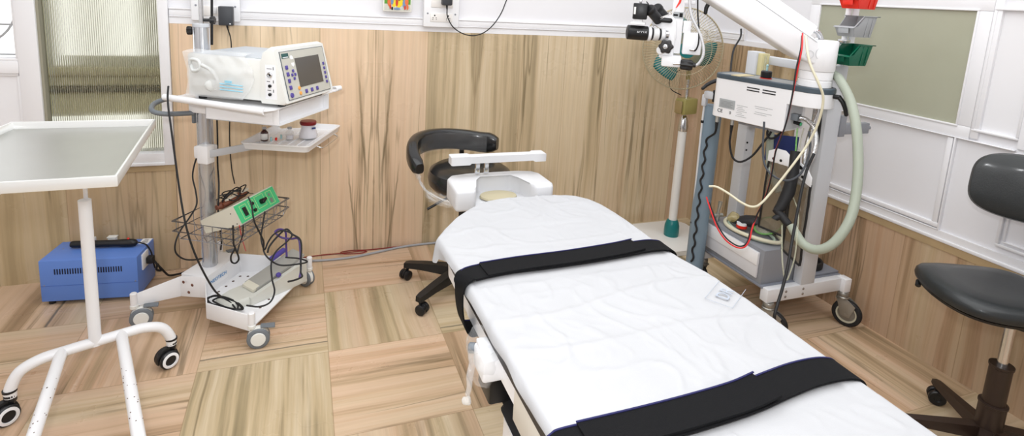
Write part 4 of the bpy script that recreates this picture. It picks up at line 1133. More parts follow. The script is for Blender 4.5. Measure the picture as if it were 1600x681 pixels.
# straps
def strap(name, label, pts, loose):
    t = thing(name, label, 'strap', pts[len(pts)//2][:2]+(.78,))
    m = MB(); m.ribbon(pts, (0, 1, 0), .068, .004, 8); a = build('belt', m, STRAP, t)
    m = MB(); P = cat(pts, 8)
    for p_ in (-1,):
        m.ribbon([p+V((0, .034, .0022)) for p in P], (0, 1, 0), .0035, .0025, 0)
    build('navy_edge', m, STRAPE, a)
    m = MB(); m.ribbon(loose, (.10, 1, 0), .068, .005, 8); b = build('loose_end', m, STRAP, t)
    m = MB(); m.ribbon([p+V((0, .034, .003)) for p in cat(loose, 8)], (.1, 1, 0), .0035, .0022, 0); build('navy_edge', m, STRAPE, b)
    return t
strap('body_strap', 'black body strap across the sheet, the one nearest the headrest', [(.50, 1.265, .655), (.415, 1.258, .655), (.384, 1.252, .668), (.369, 1.252, .715), (.368, 1.262, .768), (.380, 1.272, .788), (.410, 1.286, .7925), (.50, 1.300, .7915), (.62, 1.300, .792), (.74, 1.304, .792), (.85, 1.312, .792), (.95, 1.322, .792), (1.0, 1.318, .7915), (1.03, 1.312, .782), (1.042, 1.310, .74), (1.040, 1.31, .68)],
      [(.44, 1.293, .7955), (.55, 1.3005, .7965), (.70, 1.303, .7970), (.85, 1.315, .7970), (.93, 1.327, .7975)])
strap('body_strap', 'black body strap across the sheet at the bottom edge of the photo', [(.44, .70, .612), (.415, .70, .612), (.384, .70, .63), (.369, .70, .70), (.368, .70, .768), (.382, .70, .788), (.412, .702, .7925), (.55, .700, .792), (.66, .702, .792), (.76, .708, .792), (.86, .722, .792), (.94, .73, .792), (1.01, .728, .791), (1.05, .722, .780), (1.063, .72, .74), (1.060, .72, .68)],
      [(.43, .703, .7965), (.55, .702, .7975), (.66, .704, .798), (.76, .709, .799), (.822, .716, .803)])

# ================================================================ SURGEON'S STOOL
stl = thing('surgeon_stool', 'black wheeled stool with curved backrest wrapped in plastic behind the headrest', 'stool', (.752, 2.59, 0))
SX, SY = .752, 2.59
for k in range(5):
    a = R(144+72*k); d = V((math.cos(a), math.sin(a), 0)); n = V((-d.y, d.x, 0)); c = V((SX, SY, 0))
    m = MB()
    def ls(r_, w, z0, z1): return [c+d*r_+n*w+V((0, 0, z0)), c+d*r_+n*w*.9+V((0, 0, z1)), c+d*r_-n*w*.9+V((0, 0, z1)), c+d*r_-n*w+V((0, 0, z0))]
    m.loft([ls(.02, .026, .07, .125), ls(.10, .024, .072, .120), ls(.20, .022, .072, .108), ls(.285, .020, .066, .094), ls(.308, .016, .062, .088)])
    lg = build('leg', m, BLACK, stl)
    e = c+d*.292; ca_ = a+R(70+30*k); h = V((math.cos(ca_), math.sin(ca_), 0)); ax = V((-h.y, h.x, 0))
    m = MB(); m.cyl(e+V((0, 0, .05)), e+V((0, 0, .066)), .008, 12); w0 = e+h*.012+V((0, 0, .026))
    m.prism([w0+h*.024*math.cos(R(t))+V((0, 0, .027*math.sin(R(t))))-ax*.007 for t in range(0, 181, 20)], ax*.014, .002)
    cs = build('castor', m, BLACK, lg)
    for s in (-1, 1):
        m = MB(); m.lathe([(0, -.009), (.022, -.009), (.026, -.006), (.026, .006), (.022, .009), (0, .009)], w0+ax*s*.017, ax, 24); build('wheel', m, BLACK, lg)
m = MB(); m.lathe([(0, .06), (.045, .06), (.048, .07), (.045, .128), (.028, .135), (.028, .30), (.018, .30), (.018, .52), (0, .52)], (SX, SY, 0), n=28); build('gas_column', m, BLACK, stl)
sc_ = V((.792, 2.62, 0))
m = MB(); m.lathe([(0, .525), (.14, .525), (.185, .535), (.207, .56), (.212, .595), (.203, .628), (.175, .645), (.10, .652), (0, .650)], sc_, n=48); build('seat', m, VINYL, stl)
m = MB(); m.prism([(SX-.09, SY-.07, .505), (SX+.09, SY-.07, .505), (SX+.09, SY+.07, .505), (SX-.09, SY+.07, .505)], (0, 0, .02), .004); m.tube([(.72, 2.58, .512), (.66, 2.585, .495), (.60, 2.588, .462), (.572, 2.588, .448)], .0065, 10, sm=5); build('tilt_lever', m, BLACK, stl)
# curved backrest: rounded section swept along an arc
m = MB(); arcp = []
for k in range(31):
    t = k/30; a = R(200-155*t); rr = .285
    p = sc_+V((rr*1.02*math.cos(a), rr*.92*math.sin(a), .705+.028*math.sin(math.pi*min(1, t*1.15))-.030*(1-min(1, t*5))))
    arcp.append(p)
rings = []
for i, p in enumerate(arcp):
    d = (arcp[min(i+1, 30)]-arcp[max(i-1, 0)]).normalized(); out = d.cross(V((0, 0, 1))).normalized(); t = i/30
    hh = .034+.022*min(1, t*3) if t < .95 else .048
    kk = 1 if 0 < i < 30 else .7
    rings.append([p+out*(.030*kk*abs(math.cos(b))**.6*(1 if math.cos(b) > 0 else -1))+V((0, 0, hh*kk*abs(math.sin(b))**.6*(1 if math.sin(b) > 0 else -1))) for b in [2*math.pi*q/20 for q in range(20)]])
m.loft(rings); build('backrest', m, VINYL, stl)
m = MB(); m.tube([(.80, 2.66, .515), (.83, 2.86, .52), (.835, 2.93, .56), (.83, 2.925, .68)], .014, 12, sm=6); build('backrest_stem', m, BLACK, stl)
wrp = thing('plastic_wrap', 'torn clear plastic wrap hanging off the black stool seat and backrest', 'plastic wrap', (.60, 2.62, .5))
m = MB()
def wf(u, v):
    a = R(198-82*u-14*v*0) if False else R(195+ (u*95))
    top = sc_+V((.285*math.cos(R(200-60*u)), .26*math.sin(R(200-60*u)), .630-.01*u))
    bot = sc_+V((.232*math.cos(R(195+70*u)), .232*math.sin(R(195+70*u)), .525-.005*u))
    p = top.lerp(bot, v); c_ = noise.noise(V((u*9, v*7, 2)))
    rd = (p-sc_); rd.z = 0; rl_ = rd.length; rd.normalize(); p = p+rd*max(0, .246+.010*c_-rl_)
    return p+rd*(.012*math.sin(v*math.pi)+.006*c_)+V((0, 0, .010*noise.noise(V((u*12, v*4, 7)))))
m.grid(wf, 26, 18); build('side_flap', m, FILM, wrp)
m = MB()
def wf2(u, v):
    a = R(190+100*u); r_ = .224+.008*v+.007*noise.noise(V((u*14, v*4, 1)))
    return sc_+V((r_*math.cos(a), r_*math.sin(a), .560-.055*v+.012*noise.noise(V((u*20, v*3, 9)))))
m.grid(wf2, 44, 8); build('seat_skirt', m, FILM, wrp)
m = MB()
def wf3(u, v):
    i = 2+u*26; k = int(min(29, i)); f_ = i-k; p = arcp[k].lerp(arcp[min(30, k+1)], f_); d = (arcp[min(k+1, 30)]-arcp[k]).normalized(); out = d.cross(V((0, 0, 1))).normalized()
    if out.dot(p-sc_) > 0: out = -out
    c_ = noise.noise(V((u*16, v*4, 5)))
    return p+out*(.040+.005*c_)+V((0, 0, .045-.095*v+.006*noise.noise(V((u*22, v*5, 1)))))
m.grid(wf3, 60, 8); build('backrest_cover', m, FILM3, wrp)

# ================================================================ PEDESTAL FAN
fan = thing('pedestal_fan', 'white pedestal fan with teal blades in the back right corner', 'fan', (2.245, 2.85, 0))
m = MB(); m.prism([(x, y, .002) for x, y in rrect(2.245, 2.845, .44, .44, .07)], (0, 0, .030), .010, 3); build('base', m, mat('off white plastic', (228, 226, 222), .4), fan)
FX, FY = 2.246, 2.85
m = MB(); m.lathe([(0, .03), (.046, .03), (.048, .06), (.046, .10), (.038, .128), (.030, .140), (0, .14)], (FX, FY, 0), n=32); build('pole_socket', m, TEAL, fan)
m = MB(); m.cyl((FX, FY, .135), (FX, FY, .735), .0265, 28); build('pole', m, mat('off white plastic', (228, 226, 222), .4), fan)
m = MB(); m.lathe([(0, .73), (.030, .73), (.031, .76), (.028, .775), (.026, .80), (.017, .825), (.011, .83), (0, .83)], (FX, FY, 0), n=28); m.cyl((FX, FY, .82), (FX, FY, 1.10), .010, 18); build('telescopic_rod', m, CHROME, fan)
m = MB(); m.box((FX-.012, FY-.025, .895), (.125, .075, .098), rotz(.25), .008); hb_ = build('switch_housing', m, OLIVE, fan)
m = MB(); m.box((FX-.085, FY-.045, .893), (.012, .05, .075), rotz(.25), .003); build('switch_plate', m, mat('tan plate', (150, 130, 90), .4), hb_)
fd = V((-.30, -.95, .03)).normalized(); fu, fw, _ = ortho(fd); FC = V((2.135, 2.80, 1.252)); FR = .243
m = MB(); m.lathe([(0, .0), (.05, 0), (.07, -.03), (.075, -.10), (.06, -.15), (0, -.16)], FC-fd*.03, fd, 28); m.tube([(FX, FY, 1.06), (FX-.02, FY-.0, 1.14), FC-fd*.12+V((0, 0, -.05))], .014, 12, sm=5); build('motor', m, OLIVE, fan)
for q in range(3):
    m = MB(); a0 = 2*math.pi*q/3+.6
    def bf(u, v):
        r_ = .035+u*.165; wdt = (.35+.75*math.sin(math.pi*min(1, u*.75+.12)))*.62; a = a0+(v-.5)*wdt*1.6+u*.35
        return FC+fd*(.02+(v-.5)*.05)+(fu*math.cos(a)+fw*math.sin(a))*r_
    m.grid(bf, 10, 10); build('blade', m, TEAL, fan, solid=.003)
m = MB(); m.lathe([(0, 0), (.035, 0), (.04, .02), (.03, .05), (0, .055)], FC, fd, 24); build('hub', m, TEAL, fan)
WIRE = mat('brassy wire', (186, 174, 146), .35, .4)
for s, nm in ((1, 'front_guard'), (-1, 'rear_guard')):
    m = MB()
    for k in range(84):
        a = 2*math.pi*k/84; e = fu*math.cos(a)+fw*math.sin(a)
        m.tube([FC+fd*(.018+s*.075)+e*.045, FC+fd*(.018+s*.070)+e*.12, FC+fd*(.018+s*.05)+e*.20, FC+fd*(.018+s*.004)+e*FR], .0015, 4, sm=2)
    for rr, dd, tk in ((FR, .002*s, .0040), (.045, .075*s, .002), (.15, .066*s, .0015)):
        m.tube([FC+fd*(.018+dd)+(fu*math.cos(R(t))+fw*math.sin(R(t)))*rr for t in range(0, 360, 6)], tk, 8, closed=True)
    g_ = build(nm, m, WIRE, fan)
m = MB(); m.lathe([(0, .092), (.05, .090), (.05, .096), (0, .1)], FC+fd*.0, fd, 28); build('guard_badge', m, TEAL, fan)
cable('fan_cord', [(2.19, 2.86, 1.12), (2.17, 2.93, 1.05), (2.20, 2.95, .98), (2.26, 2.92, .945)], .003, BLACKR, 'short black cord behind the fan guard', 'cord')
# ================================================================ helpers for loose leads
_f = V((math.sin(YAW)*math.cos(PITCH), math.cos(YAW)*math.cos(PITCH), math.sin(PITCH)))
_r0 = V((math.cos(YAW), -math.sin(YAW), 0)); _u0 = _r0.cross(_f)
_r = math.cos(ROLL)*_r0+math.sin(ROLL)*_u0; _u = -math.sin(ROLL)*_r0+math.cos(ROLL)*_u0
def at(x, y, d):
    """point of the room seen at photo pixel x, y, at distance d from the lens"""
    v = _r*((x-800)/FPX)-_u*((y-147)/FPX)+_f
    return V((0, 0, 1.5))+v.normalized()*d

# ================================================================ OPERATING MICROSCOPE
ms = thing('operating_microscope', 'white floor-standing operating microscope with long arm and grey blue column', 'microscope', (1.94, 2.245, 0))
m = MB()
for (dx, dy) in ((-.40, -.02), (-.12, .30), (-.06, -.40)):
    d = V((dx, dy, 0)); n = V((-d.y, d.x, 0)).normalized()
    m.prism([(1.94, 2.245, .055)+(0,) if False else V((1.94, 2.245, .055))+n*.05, V((1.94, 2.245, .055))+d+n*.03, V((1.94, 2.245, .055))+d-n*.03, V((1.94, 2.245, .055))-n*.05], (0, 0, .045), .006)
build('base', m, GREYBLUE, ms)
for (dx, dy) in ((-.38, -.02), (-.11, .28), (-.057, -.38)):
    m = MB(); c = V((1.94+dx, 2.245+dy, .027)); m.cyl(c-V((.012, 0, 0)), c+V((.012, 0, 0)), .0265, 20, .004); m.cyl(c+V((0, 0, .01)), c+V((0, 0, .034)), .01, 12); build('castor', m, BLACKR, ms)
m = MB(); m.cyl((1.94, 2.245, .06), (1.94, 2.245, 1.02), .0455, 40); build('column', m, GREYBLUE, ms)
# control housing
NA = V((1.87, 2.19, 0)); hd = (V((1.968, 1.823, 0))-NA).normalized(); hn = V((-hd.y, hd.x, 0))
if hn.x < 0: hn = -hn
WD = .165
def hp(t, s, z): return NA+hd*t+hn*s+V((0, 0, z))
LN = .380
def plan(t0, t1, rl=.045, rr=0, ins=0):
    pts = []
    for k in range(9): a = R(180+90*k/8); pts.append((t0+rl+(rl-ins)*math.cos(a), rl+(rl-ins)*math.sin(a)))
    if rr:
        for k in range(17): a = R(-90+180*k/16); pts.append((t1+(WD/2-ins)*math.cos(a), WD/2+(WD/2-ins)*math.sin(a)))
    else: pts += [(t1-ins, ins), (t1-ins, WD-ins)]
    for k in range(9): a = R(90+90*k/8); pts.append((t0+rl+(rl-ins)*math.cos(a), WD-rl+(rl-ins)*math.sin(a)))
    return pts
TP = .445
m = MB(); m.loft([[hp(t, s, z) for t, s in plan(0, LN, ins=i)] for z, i in ((.985, .004), (.988, 0), (1.112, 0))], True, False)
m.loft([[hp(t, s, z) for t, s in plan(0, TP, rr=1, ins=i)] for z, i in ((1.110, .002), (1.112, 0), (1.172, 0))], True, True)
hs_ = build('housing', m, WHITE2, ms)
m = MB(); m.loft([[hp(t, s, z) for t, s in plan(0, TP, rr=1, ins=i)] for z, i in ((1.1725, .0005), (1.174, -.002), (1.192, -.002), (1.196, .002), (1.196, .014), (1.192, .016))], True, True)
build('edge_trim', m, SLATE, ms)
m = MB(); m.loft([[hp(t, s, z) for t, s in plan(0, TP, rr=1, ins=.017)] for z in (1.190, 1.1945)]); build('top_plate', m, TOPGREY, ms)
def hface(mb, t0, t1, z0, z1, d=.001): mb.prism([hp(t0, -.0003, z0), hp(t1, -.0003, z0), hp(t1, -.0003, z1), hp(t0, -.0003, z1)], -hn*d)
m = MB()
for t0 in (.185, .262):
    for z in (1.150, 1.138): hface(m, t0, t0+.062, z, z+.005)
build('vent_slots', m, SLOT, hs_)
m = MB(); hface(m, .052, .135, 1.035, 1.078); lb = build('rating_label', m, LABELG, hs_)
m = MB()
for k in range(5): m.prism([hp(.060, -.0015, 1.042+.006*k), hp(.125-.01*(k % 2), -.0015, 1.042+.006*k), hp(.125-.01*(k % 2), -.0015, 1.0435+.006*k), hp(.060, -.0015, 1.0435+.006*k)], -hn*.0004)
build('label_print', m, PRINT, lb)
text('ce_mark', 'CE', .024, frame(hp(.060, -.0008, 1.018), hd, (0, 0, 1)), SLOT, hs_)
text('zero_mark', '0', .020, frame(hp(.115, -.0008, 1.017), hd, (0, 0, 1)), SLOT, hs_)
m = MB()
for (t0, n, z0, w) in ((.145, 7, 1.060, .055), (.235, 5, 1.072, .085)):
    for k in range(n):
        if k == 2 and w > .06: continue
        hface(m, t0+.004*(k % 2), t0+w-.012*((k*2) % 3), z0-.0085*k, z0-.0085*k+.0022, .0005)
build('warning_print', m, mat('pale grey print', (176, 178, 180), .6), hs_)
m = MB(); m.lathe([(0, 0), (.021, 0), (.024, .004), (.024, .03), (.020, .034), (0, .035)], hp(.22, .085, 1.197), n=24); kn = build('round_knob', m, BLACK, ms)
m = MB(); m.lathe([(0, 0), (.026, 0), (.026, .003), (0, .003)], hp(.22, .085, 1.1955), n=24); build('red_ring', m, REDP, kn)
m = MB(); m.cyl(hp(.22, .085, 1.23), hp(.22, .085, 1.25), .005, 12); m.ball(hp(.22, .085, 1.255), .006, 10, 8); build('knob_pin', m, mat('pale teal plastic', (168, 206, 208), .4), kn)
m = MB(); m.box(hp(.12, .06, 1.196), (.05, .12, .003), rotz(math.atan2(hd.y, hd.x))); build('tape_patch', m, mat('old tape', (206, 190, 150), .6), ms)
# end panel with connectors
ep = LN
m = MB(); m.prism([hp(ep+.0005, .004, .995), hp(ep+.0005, .135, .995), hp(ep+.0005, .135, 1.108), hp(ep+.0005, .004, 1.108)], hd*.004, .001); ep_ = build('connector_panel', m, LGREY, ms)
m = MB(); m.box(hp(ep+.018, .055, 1.052), (.034, .03, .030), rotm(hd, hn), .003); build('cable_plug', m, GREYP, ep_)
m = MB(); m.cyl(hp(ep+.004, .075, 1.025), hp(ep+.034, .075, 1.022), .0085, 16); build('indicator_barrel', m, BLACK, ep_)
m = MB(); m.cyl(hp(ep+.034, .075, 1.022), hp(ep+.037, .075, 1.0218), .008, 16); build('green_lamp', m, GREEN, ep_)
for (s, z) in ((.018, 1.095), (.12, 1.005)):
    m = MB(); m.lathe([(0, 0), (.004, 0), (0, .002)], hp(ep+.0045, s, z), hd, 10); build('screw', m, MGREY, ep_)
def lever(c, ax, down, L=.065, parent=ms):
    m = MB(); c = V(c); ax = V(ax).normalized(); m.cyl(c, c+ax*.028, .010, 16, .002); e = c+ax*.022
    dn = V(down).normalized(); m.tube([e, e+dn*L*.25+ax*.012, e+dn*L*.6+ax*.018, e+dn*L+ax*.018], [.010, .0095, .009, .008], 12, sm=0); m.ball(e+dn*L+ax*.018, .0085, 10, 8)
    return build('clamp_lever', m, BLACK, parent)
lever(hp(TP+.083, .085, 1.165), hd, (.25, -.15, -1), .07)
lever(hp(.005, .06, 1.15), -hd+hn*-.6, (-.55, .2, -.6), .06)
# pivot and arm
PV = V((2.066, 1.785, 0))
m = MB(); m.lathe([(0, 1.1965), (.066, 1.1965), (.066, 1.222), (.063, 1.224), (.063, 1.227), (.066, 1.229), (.066, 1.262), (0, 1.262)], PV, n=40)
build('pivot_collar', m, WHITE2, ms)
m = MB(); m.lathe([(0, 1.263), (.0665, 1.263), (.070, 1.268), (.070, 1.388), (.066, 1.394), (0, 1.395)], PV, n=40)
AE = V((1.49, 2.01, 1.66)); AS = V((2.05, 1.79, 1.315)); ad = (AE-AS).normalized(); aw = ad.cross(V((0, 0, 1))).normalized(); an = aw.cross(ad).normalized()
def ap(t, w, h): return AS+ad*t+aw*w+an*h
AL = (AE-AS).length
m.loft([[ap(t, w, h) for w, h in rrect(0, hc, ww, hh, .012, 3)] for t, ww, hh, hc in ((-.02, .112, .085, .012), (.10, .118, .105, .005), (AL, .118, .118, .0), (AL+.05, .10, .08, .0))])
arm = build('arm', m, WHITE2, ms)
m = MB(); m.loft([[ap(t, w, h) for w, h in rrect(0, .082, .075, .05, .010, 3)] for t in (.09, AL)]); build('arm_cover', m, WHITE2, ms)
m = MB(); m.loft([[ap(t, w, h) for w, h in rrect(0, .082, .055, .032, .008, 3)] for t in (.088, .0895)]); build('cover_mouth', m, MGREY, arm)
m = MB()
sgn = -1 if (aw.x*-1+aw.y*-1) > 0 else 1
side = -1 if ap(0, -1, 0).length < ap(0, 1, 0).length else 1
for (t, h, r_) in ((.055, -.010, .017), (.015, .02, .026)): m.lathe([(r_-.0012, 0), (r_, 0), (r_, .0008), (r_-.0012, .0008)], ap(t, side*.0592, h), aw*side, 28)
m.tube([ap(.06, side*.0595, .048), ap(AL*.98, side*.0595, .052)], .0012, 6)
build('cover_line', m, LGREY, arm)
lever(at(1120, 4, 2.60), V((-.75, .45, .1)), (-.05, 0, -1), .05)
text('arm_lettering', 'OPTICS', .045, frame(ap(AL*.80, side*.0596, .025), ad*(1 if (ad.cross(an)).dot(aw*side) > 0 else -1), an), PRINT, arm) if False else None
# hanging head
HO = at(1040, 70, 2.5); hx = V((.811, -.585, 0)); hy = V((.585, .811, 0)); K = .00268
hz = V((0, 0, 1)); hxr = (hx+V((0, 0, .0))).normalized()
def H(a, b, c=0): return HO+hx*(a-1040)*K+hz*(70-b)*K+hy*c+hx*((70-b)*K*.080)*-1
HR = rotm(hx, hy)
def hbox(mb, a0, a1, b0, b1, c0, c1, bev=.004): mb.box((H((a0+a1)/2, (b0+b1)/2, (c0+c1)/2)), ((a1-a0)*K, c1-c0, abs(b1-b0)*K), HR, bev); return mb
m = MB(); hbox(m, 1050, 1068, -70, 82, -.02, .03); hbox(m, 1050, 1092, -78, -60, -.02, .03); build('suspension_post', m, WHITE2, ms)
m = MB(); m.cyl(H(1075, -66, .0), AE+ad*.02+V((0, 0, -.02)), .03, 24); m.tube([H(1075, -66, 0), AE+ad*.03], .032, 20); build('arm_joint', m, WHITE2, ms)
m = MB(); hbox(m, 1050, 1066, 17, 27, -.0215, -.0195, 0); lb2 = build('post_label', m, LABELG, ms)
m = MB(); hbox(m, 1051, 1058, 20.5, 23.5, -.0224, -.0214, 0); hbox(m, 1060, 1065, 18.5, 25, -.0224, -.0214, 0); build('label_print', m, SLOT, lb2)
m = MB(); hbox(m, 1066, 1094, 48, 82, -.03, .05, .006); hbox(m, 1066, 1078, 30, 49, -.02, .02, .003); build('side_module', m, WHITE2, ms)
m = MB(); hbox(m, 1066, 1084, -2, 4, -.02, .02, .002); build('side_bracket', m, WHITE2, ms)
m = MB(); hbox(m, 1034, 1064, 85, 103, -.05, .04, .008); hbox(m, 1030, 1050, 80, 90, -.04, .03, .006); build('objective_housing', m, WHITE2, ms)
m = MB(); m.prism([H(1017, 36, -.03), H(1022, 29, -.03), H(1048, 22, -.03), H(1056, 30, -.03), H(1056, 60, -.03), H(1040, 60, -.03), H(1035, 42, -.03), H(1020, 41, -.03)], hy*.07, .006); hbox(m, 1034, 1054, 40, 86, -.03, .035, .006); build('microscope_body', m, WHITE2, ms)
def hcyl(name, mt, p, q, r, r2=None, par=ms, bev=.003): mm = MB(); mm.cyl(p, q, r, 32, 0, r2) if not bev else mm.cyl(p, q, r, 32, bev, r2); return build(name, mm, mt, par)
# camera adapter tube pointing left
tp = lambda k, c=0: H(981+k, 52.5+.02*k, -.075+.0007*k)
hcyl('adapter_barrel', BLACK, tp(0), tp(31), .0305)
hcyl('barrel_ring', WHITE2, tp(31), tp(36), .031); hcyl('barrel_band', BLACK, tp(36), tp(39), .027); hcyl('barrel_middle', mat('silver white paint', (222, 222, 222), .3), tp(39), tp(48), .029, .027)
hcyl('barrel_band', BLACK, tp(48), tp(51), .025); hcyl('barrel_ring', WHITE2, tp(51), tp(57), .026, .024); hcyl('barrel_neck', CHROME, tp(57), tp(63), .020)
ab = MB(); 
for o in [x for x in bpy.data.objects if x.name == 'adapter_barrel']:
    text('barrel_lettering', 'ACCUS', .013, frame(tp(23)+V((-hy.x, -hy.y, 0))*.0309+V((0, 0, .004)), (tp(31)-tp(0)), (0, 0, 1)), WHITE2, o)
m = MB(); m.lathe([(.012, 0), (.019, 0), (.019, .002), (.012, .002)], tp(0)-(tp(31)-tp(0)).normalized()*.0015, tp(31)-tp(0), 24); build('barrel_end_ring', m, mat('dark grey plastic', (44, 42, 42), .4), ms)
# camera on top of the adapter
m = MB(); hbox(m, 987, 1009, 36, 40, -.10, -.045, .003); hbox(m, 991, 1005, 31, 36, -.095, -.05, .002); build('camera_mount', m, WHITE2, ms)
m = MB(); hbox(m, 990.5, 1012, 7, 31.5, -.105, -.045, .004); cmb = build('video_camera', m, BLACK, ms)
m = MB(); hbox(m, 992, 995, 13, 24, -.1058, -.1048, 0); build('camera_label', m, PAPER, cmb)
m = MB(); hbox(m, 1000, 1004, 0, 7, -.09, -.07, .002); build('camera_connector', m, CHROME, cmb)
# binocular tubes
for c, k in ((-.06, 0), (.02, 1)):
    m = MB(); p, q = H(1014+k*10, 14-k*2, c-.02), H(1029+k*10, 32-k*4, c+.03); m.lathe([(0, 0), (.020, 0), (.024, .006), (.024, .02), (.021, .024), (.021, (q-p).length), (0, (q-p).length)], p, q-p, 28); build('eyepiece', m, BLACK, ms)
m = MB(); m.tube([H(1031, 30.5, -.045), H(1046, 31, -.045)], .0105, 18); m.ball(H(1031, 30.5, -.045), .0105, 14, 10); m.ball(H(1046, 31, -.045), .0105, 14, 10); build('focus_knob', m, BLACK, ms)
m = MB(); knob(m, H(1041.5, 71, -.055), -hy+hx*-.15, .028, .022, 6); rk = build('rotary_knob', m, mat('dark grey plastic', (44, 42, 42), .4), ms)
m = MB(); m.lathe([(0, 0), (.010, 0), (.010, .003), (.006, .005), (0, .005)], H(1040, 71, -.0775), -hy+hx*-.15, 20); build('knob_centre', m, CHROME, rk)
m = MB(); m.cyl(H(1032, 78, -.05), H(1036, 78, -.02), .018, 24, .003); build('side_disc', m, WHITE2, ms)
m = MB(); knob(m, H(1063, 97, -.045), hx+hz*-.05, .021, .05, 10); m.cyl(H(1080, 97, -.045), H(1086, 97, -.045), .010, 14); build('lamp_knob', m, BLACK, ms)
m = MB(); m.cyl(H(1053, 97, -.055), H(1063, 97, -.05), .004, 12); m.cyl(H(1052, 97, -.055), H(1055, 97, -.055), .005, 12); build('lock_pin', m, CHROME, ms)
def corr(name, pts, r, mt, parent, pitch=.004, n=12):
    P = cat(pts, 10); out = [P[0]]; acc = 0; tot = []
    Q = []; step = pitch/2; d = 0
    for a, b in zip(P, P[1:]):
        L_ = (b-a).length; s = 0
        while d+L_-s >= step:
            s += step-d; d = 0; Q.append(a.lerp(b, min(1, s/L_)))
        d += L_-s
    rr = [r if i % 2 else r*.86 for i in range(len(Q))]
    mm = MB(); mm.tube(Q, rr, n); return build(name, mm, mt, parent)
corr('light_guide', [H(1074, -30, -.03), H(1075, 5, -.035), H(1079, 24, -.04), H(1089, 44, -.05), H(1096, 66, -.055), H(1096, 82, -.055), H(1090, 94, -.05), H(1084, 98, -.045)], .0065, mat('silver sleeve', (206, 206, 208), .35, .4), ms)
m = MB(); m.tube([H(1086, -30, -.03), H(1087, 15, -.035), H(1089, 40, -.05), H(1089, 62, -.055), H(1085, 74, -.045), H(1080, 74, -.032)], .0032, 8, sm=6); build('black_lead', m, BLACKR, ms)
m = MB(); m.cyl(H(1077, 73.5, -.036), H(1084, 73.8, -.044), .006, 14); build('lead_plug', m, CHROME, ms)
m = MB(); m.tube([H(1064, -14, -.03), H(1060, 2, -.035), H(1054, 12, -.05)], [.003, .005, .002], 8, sm=0); build('red_sleeve', m, REDP, ms)
m = MB(); m.tube([H(1055, 11, -.05), H(1046, 20, -.06), H(1036, 25, -.055), H(1024, 31, -.05)], .0012, 6, sm=5); m.tube([H(1055, 11, -.05), H(1048, 22, -.062), H(1038, 26, -.055), H(1026, 33, -.05)], .0012, 6, sm=5); build('thin_wires', m, mat('white wire', (226, 222, 218), .4), ms)
m = MB(); m.tube([H(1002, 2, -.08), H(1005, -10, -.08), H(1010, -30, -.06)], .0035, 8, sm=4); m.tube([H(1010, 4, -.06), H(1014, 10, -.05), H(1013, 20, -.05)], .002, 6, sm=4); build('camera_lead', m, BLACKR, ms)
# flexible conduits and leads on the housing
corr('metal_conduit', [ap(.095, .0, .085), ap(.06, .0, .095), ap(.02, .02, .085), ap(-.02, .03, .06)], .011, CHROME, ms, .006)
corr('connector_conduit', [hp(ep+.035, .055, 1.052), hp(ep+.065, .055, 1.05), hp(ep+.10, .06, 1.02), hp(ep+.115, .065, .96), hp(ep+.11, .06, .885), hp(ep+.095, .05, .855), hp(ep+.08, .06, .875), hp(ep+.075, .075, .95), hp(ep+.08, .09, 1.04), hp(ep+.08, .09, 1.112)], .0105, CHROME, ms, .006)
m = MB(); m.tube([hp(ep+.095, .11, 1.112), hp(ep+.10, .11, .95), hp(ep+.09, .1, .88)], .006, 10, sm=6); build('black_lead', m, BLACKR, ms)
# plugs under the left end
for (t, s, nm) in ((.040, -.004, 'coiled'), (.112, .012, 'loop')):
    m = MB(); m.cyl(hp(t, s+.02, .988), hp(t, s+.02, .955), .0085, 16, .001); build('plug_collar', m, STEEL, ms)
    m = MB(); m.cyl(hp(t, s+.02, .956), hp(t, s+.02, .915), .008, 14, 0, .005); build('plug_boot', m, BLACKR, ms)
m = MB()
b0 = hp(.040, .016, .915)
pts = [b0]
for k in range(1, 40):
    z = .915-k*.0185; am = .007
    pts.append(V((1.94, 2.245, z))+V((-.0565, -.038, 0)).normalized()*.051+hd*(am*math.sin(k*1.55)) + (b0-V((1.94, 2.245, .915))-V((-.0565, -.038, 0)).normalized()*.051)*max(0, 1-k/4))
m.tube(pts, .0052, 8, sm=4); build('coiled_lead', m, BLACKR, ms)
m = MB(); m.tube([hp(.112, .032, .915), hp(.115, .03, .86), hp(.14, .03, .80), hp(.18, .035, .79), hp(.225, .05, .83), hp(.262, .06, .90), hp(.285, .07, .95), hp(.29, .08, .985)], .005, 8, sm=6); build('loop_lead', m, BLACKR, ms)
m = MB(); m.tube([hp(.285, .06, .985), hp(.282, .05, .955), hp(.295, .045, .935), hp(.32, .045, .94), hp(.345, .05, .97), hp(.35, .06, .988)], .005, 8, sm=6); build('loop_lead', m, BLACKR, ms)
m = MB(); m.prism([hp(.13, .05, .984), hp(.33, .05, .984), hp(.33, .13, .984), hp(.13, .13, .984)], (0, 0, -.02), .003); build('underplate', m, MGREY, ms)
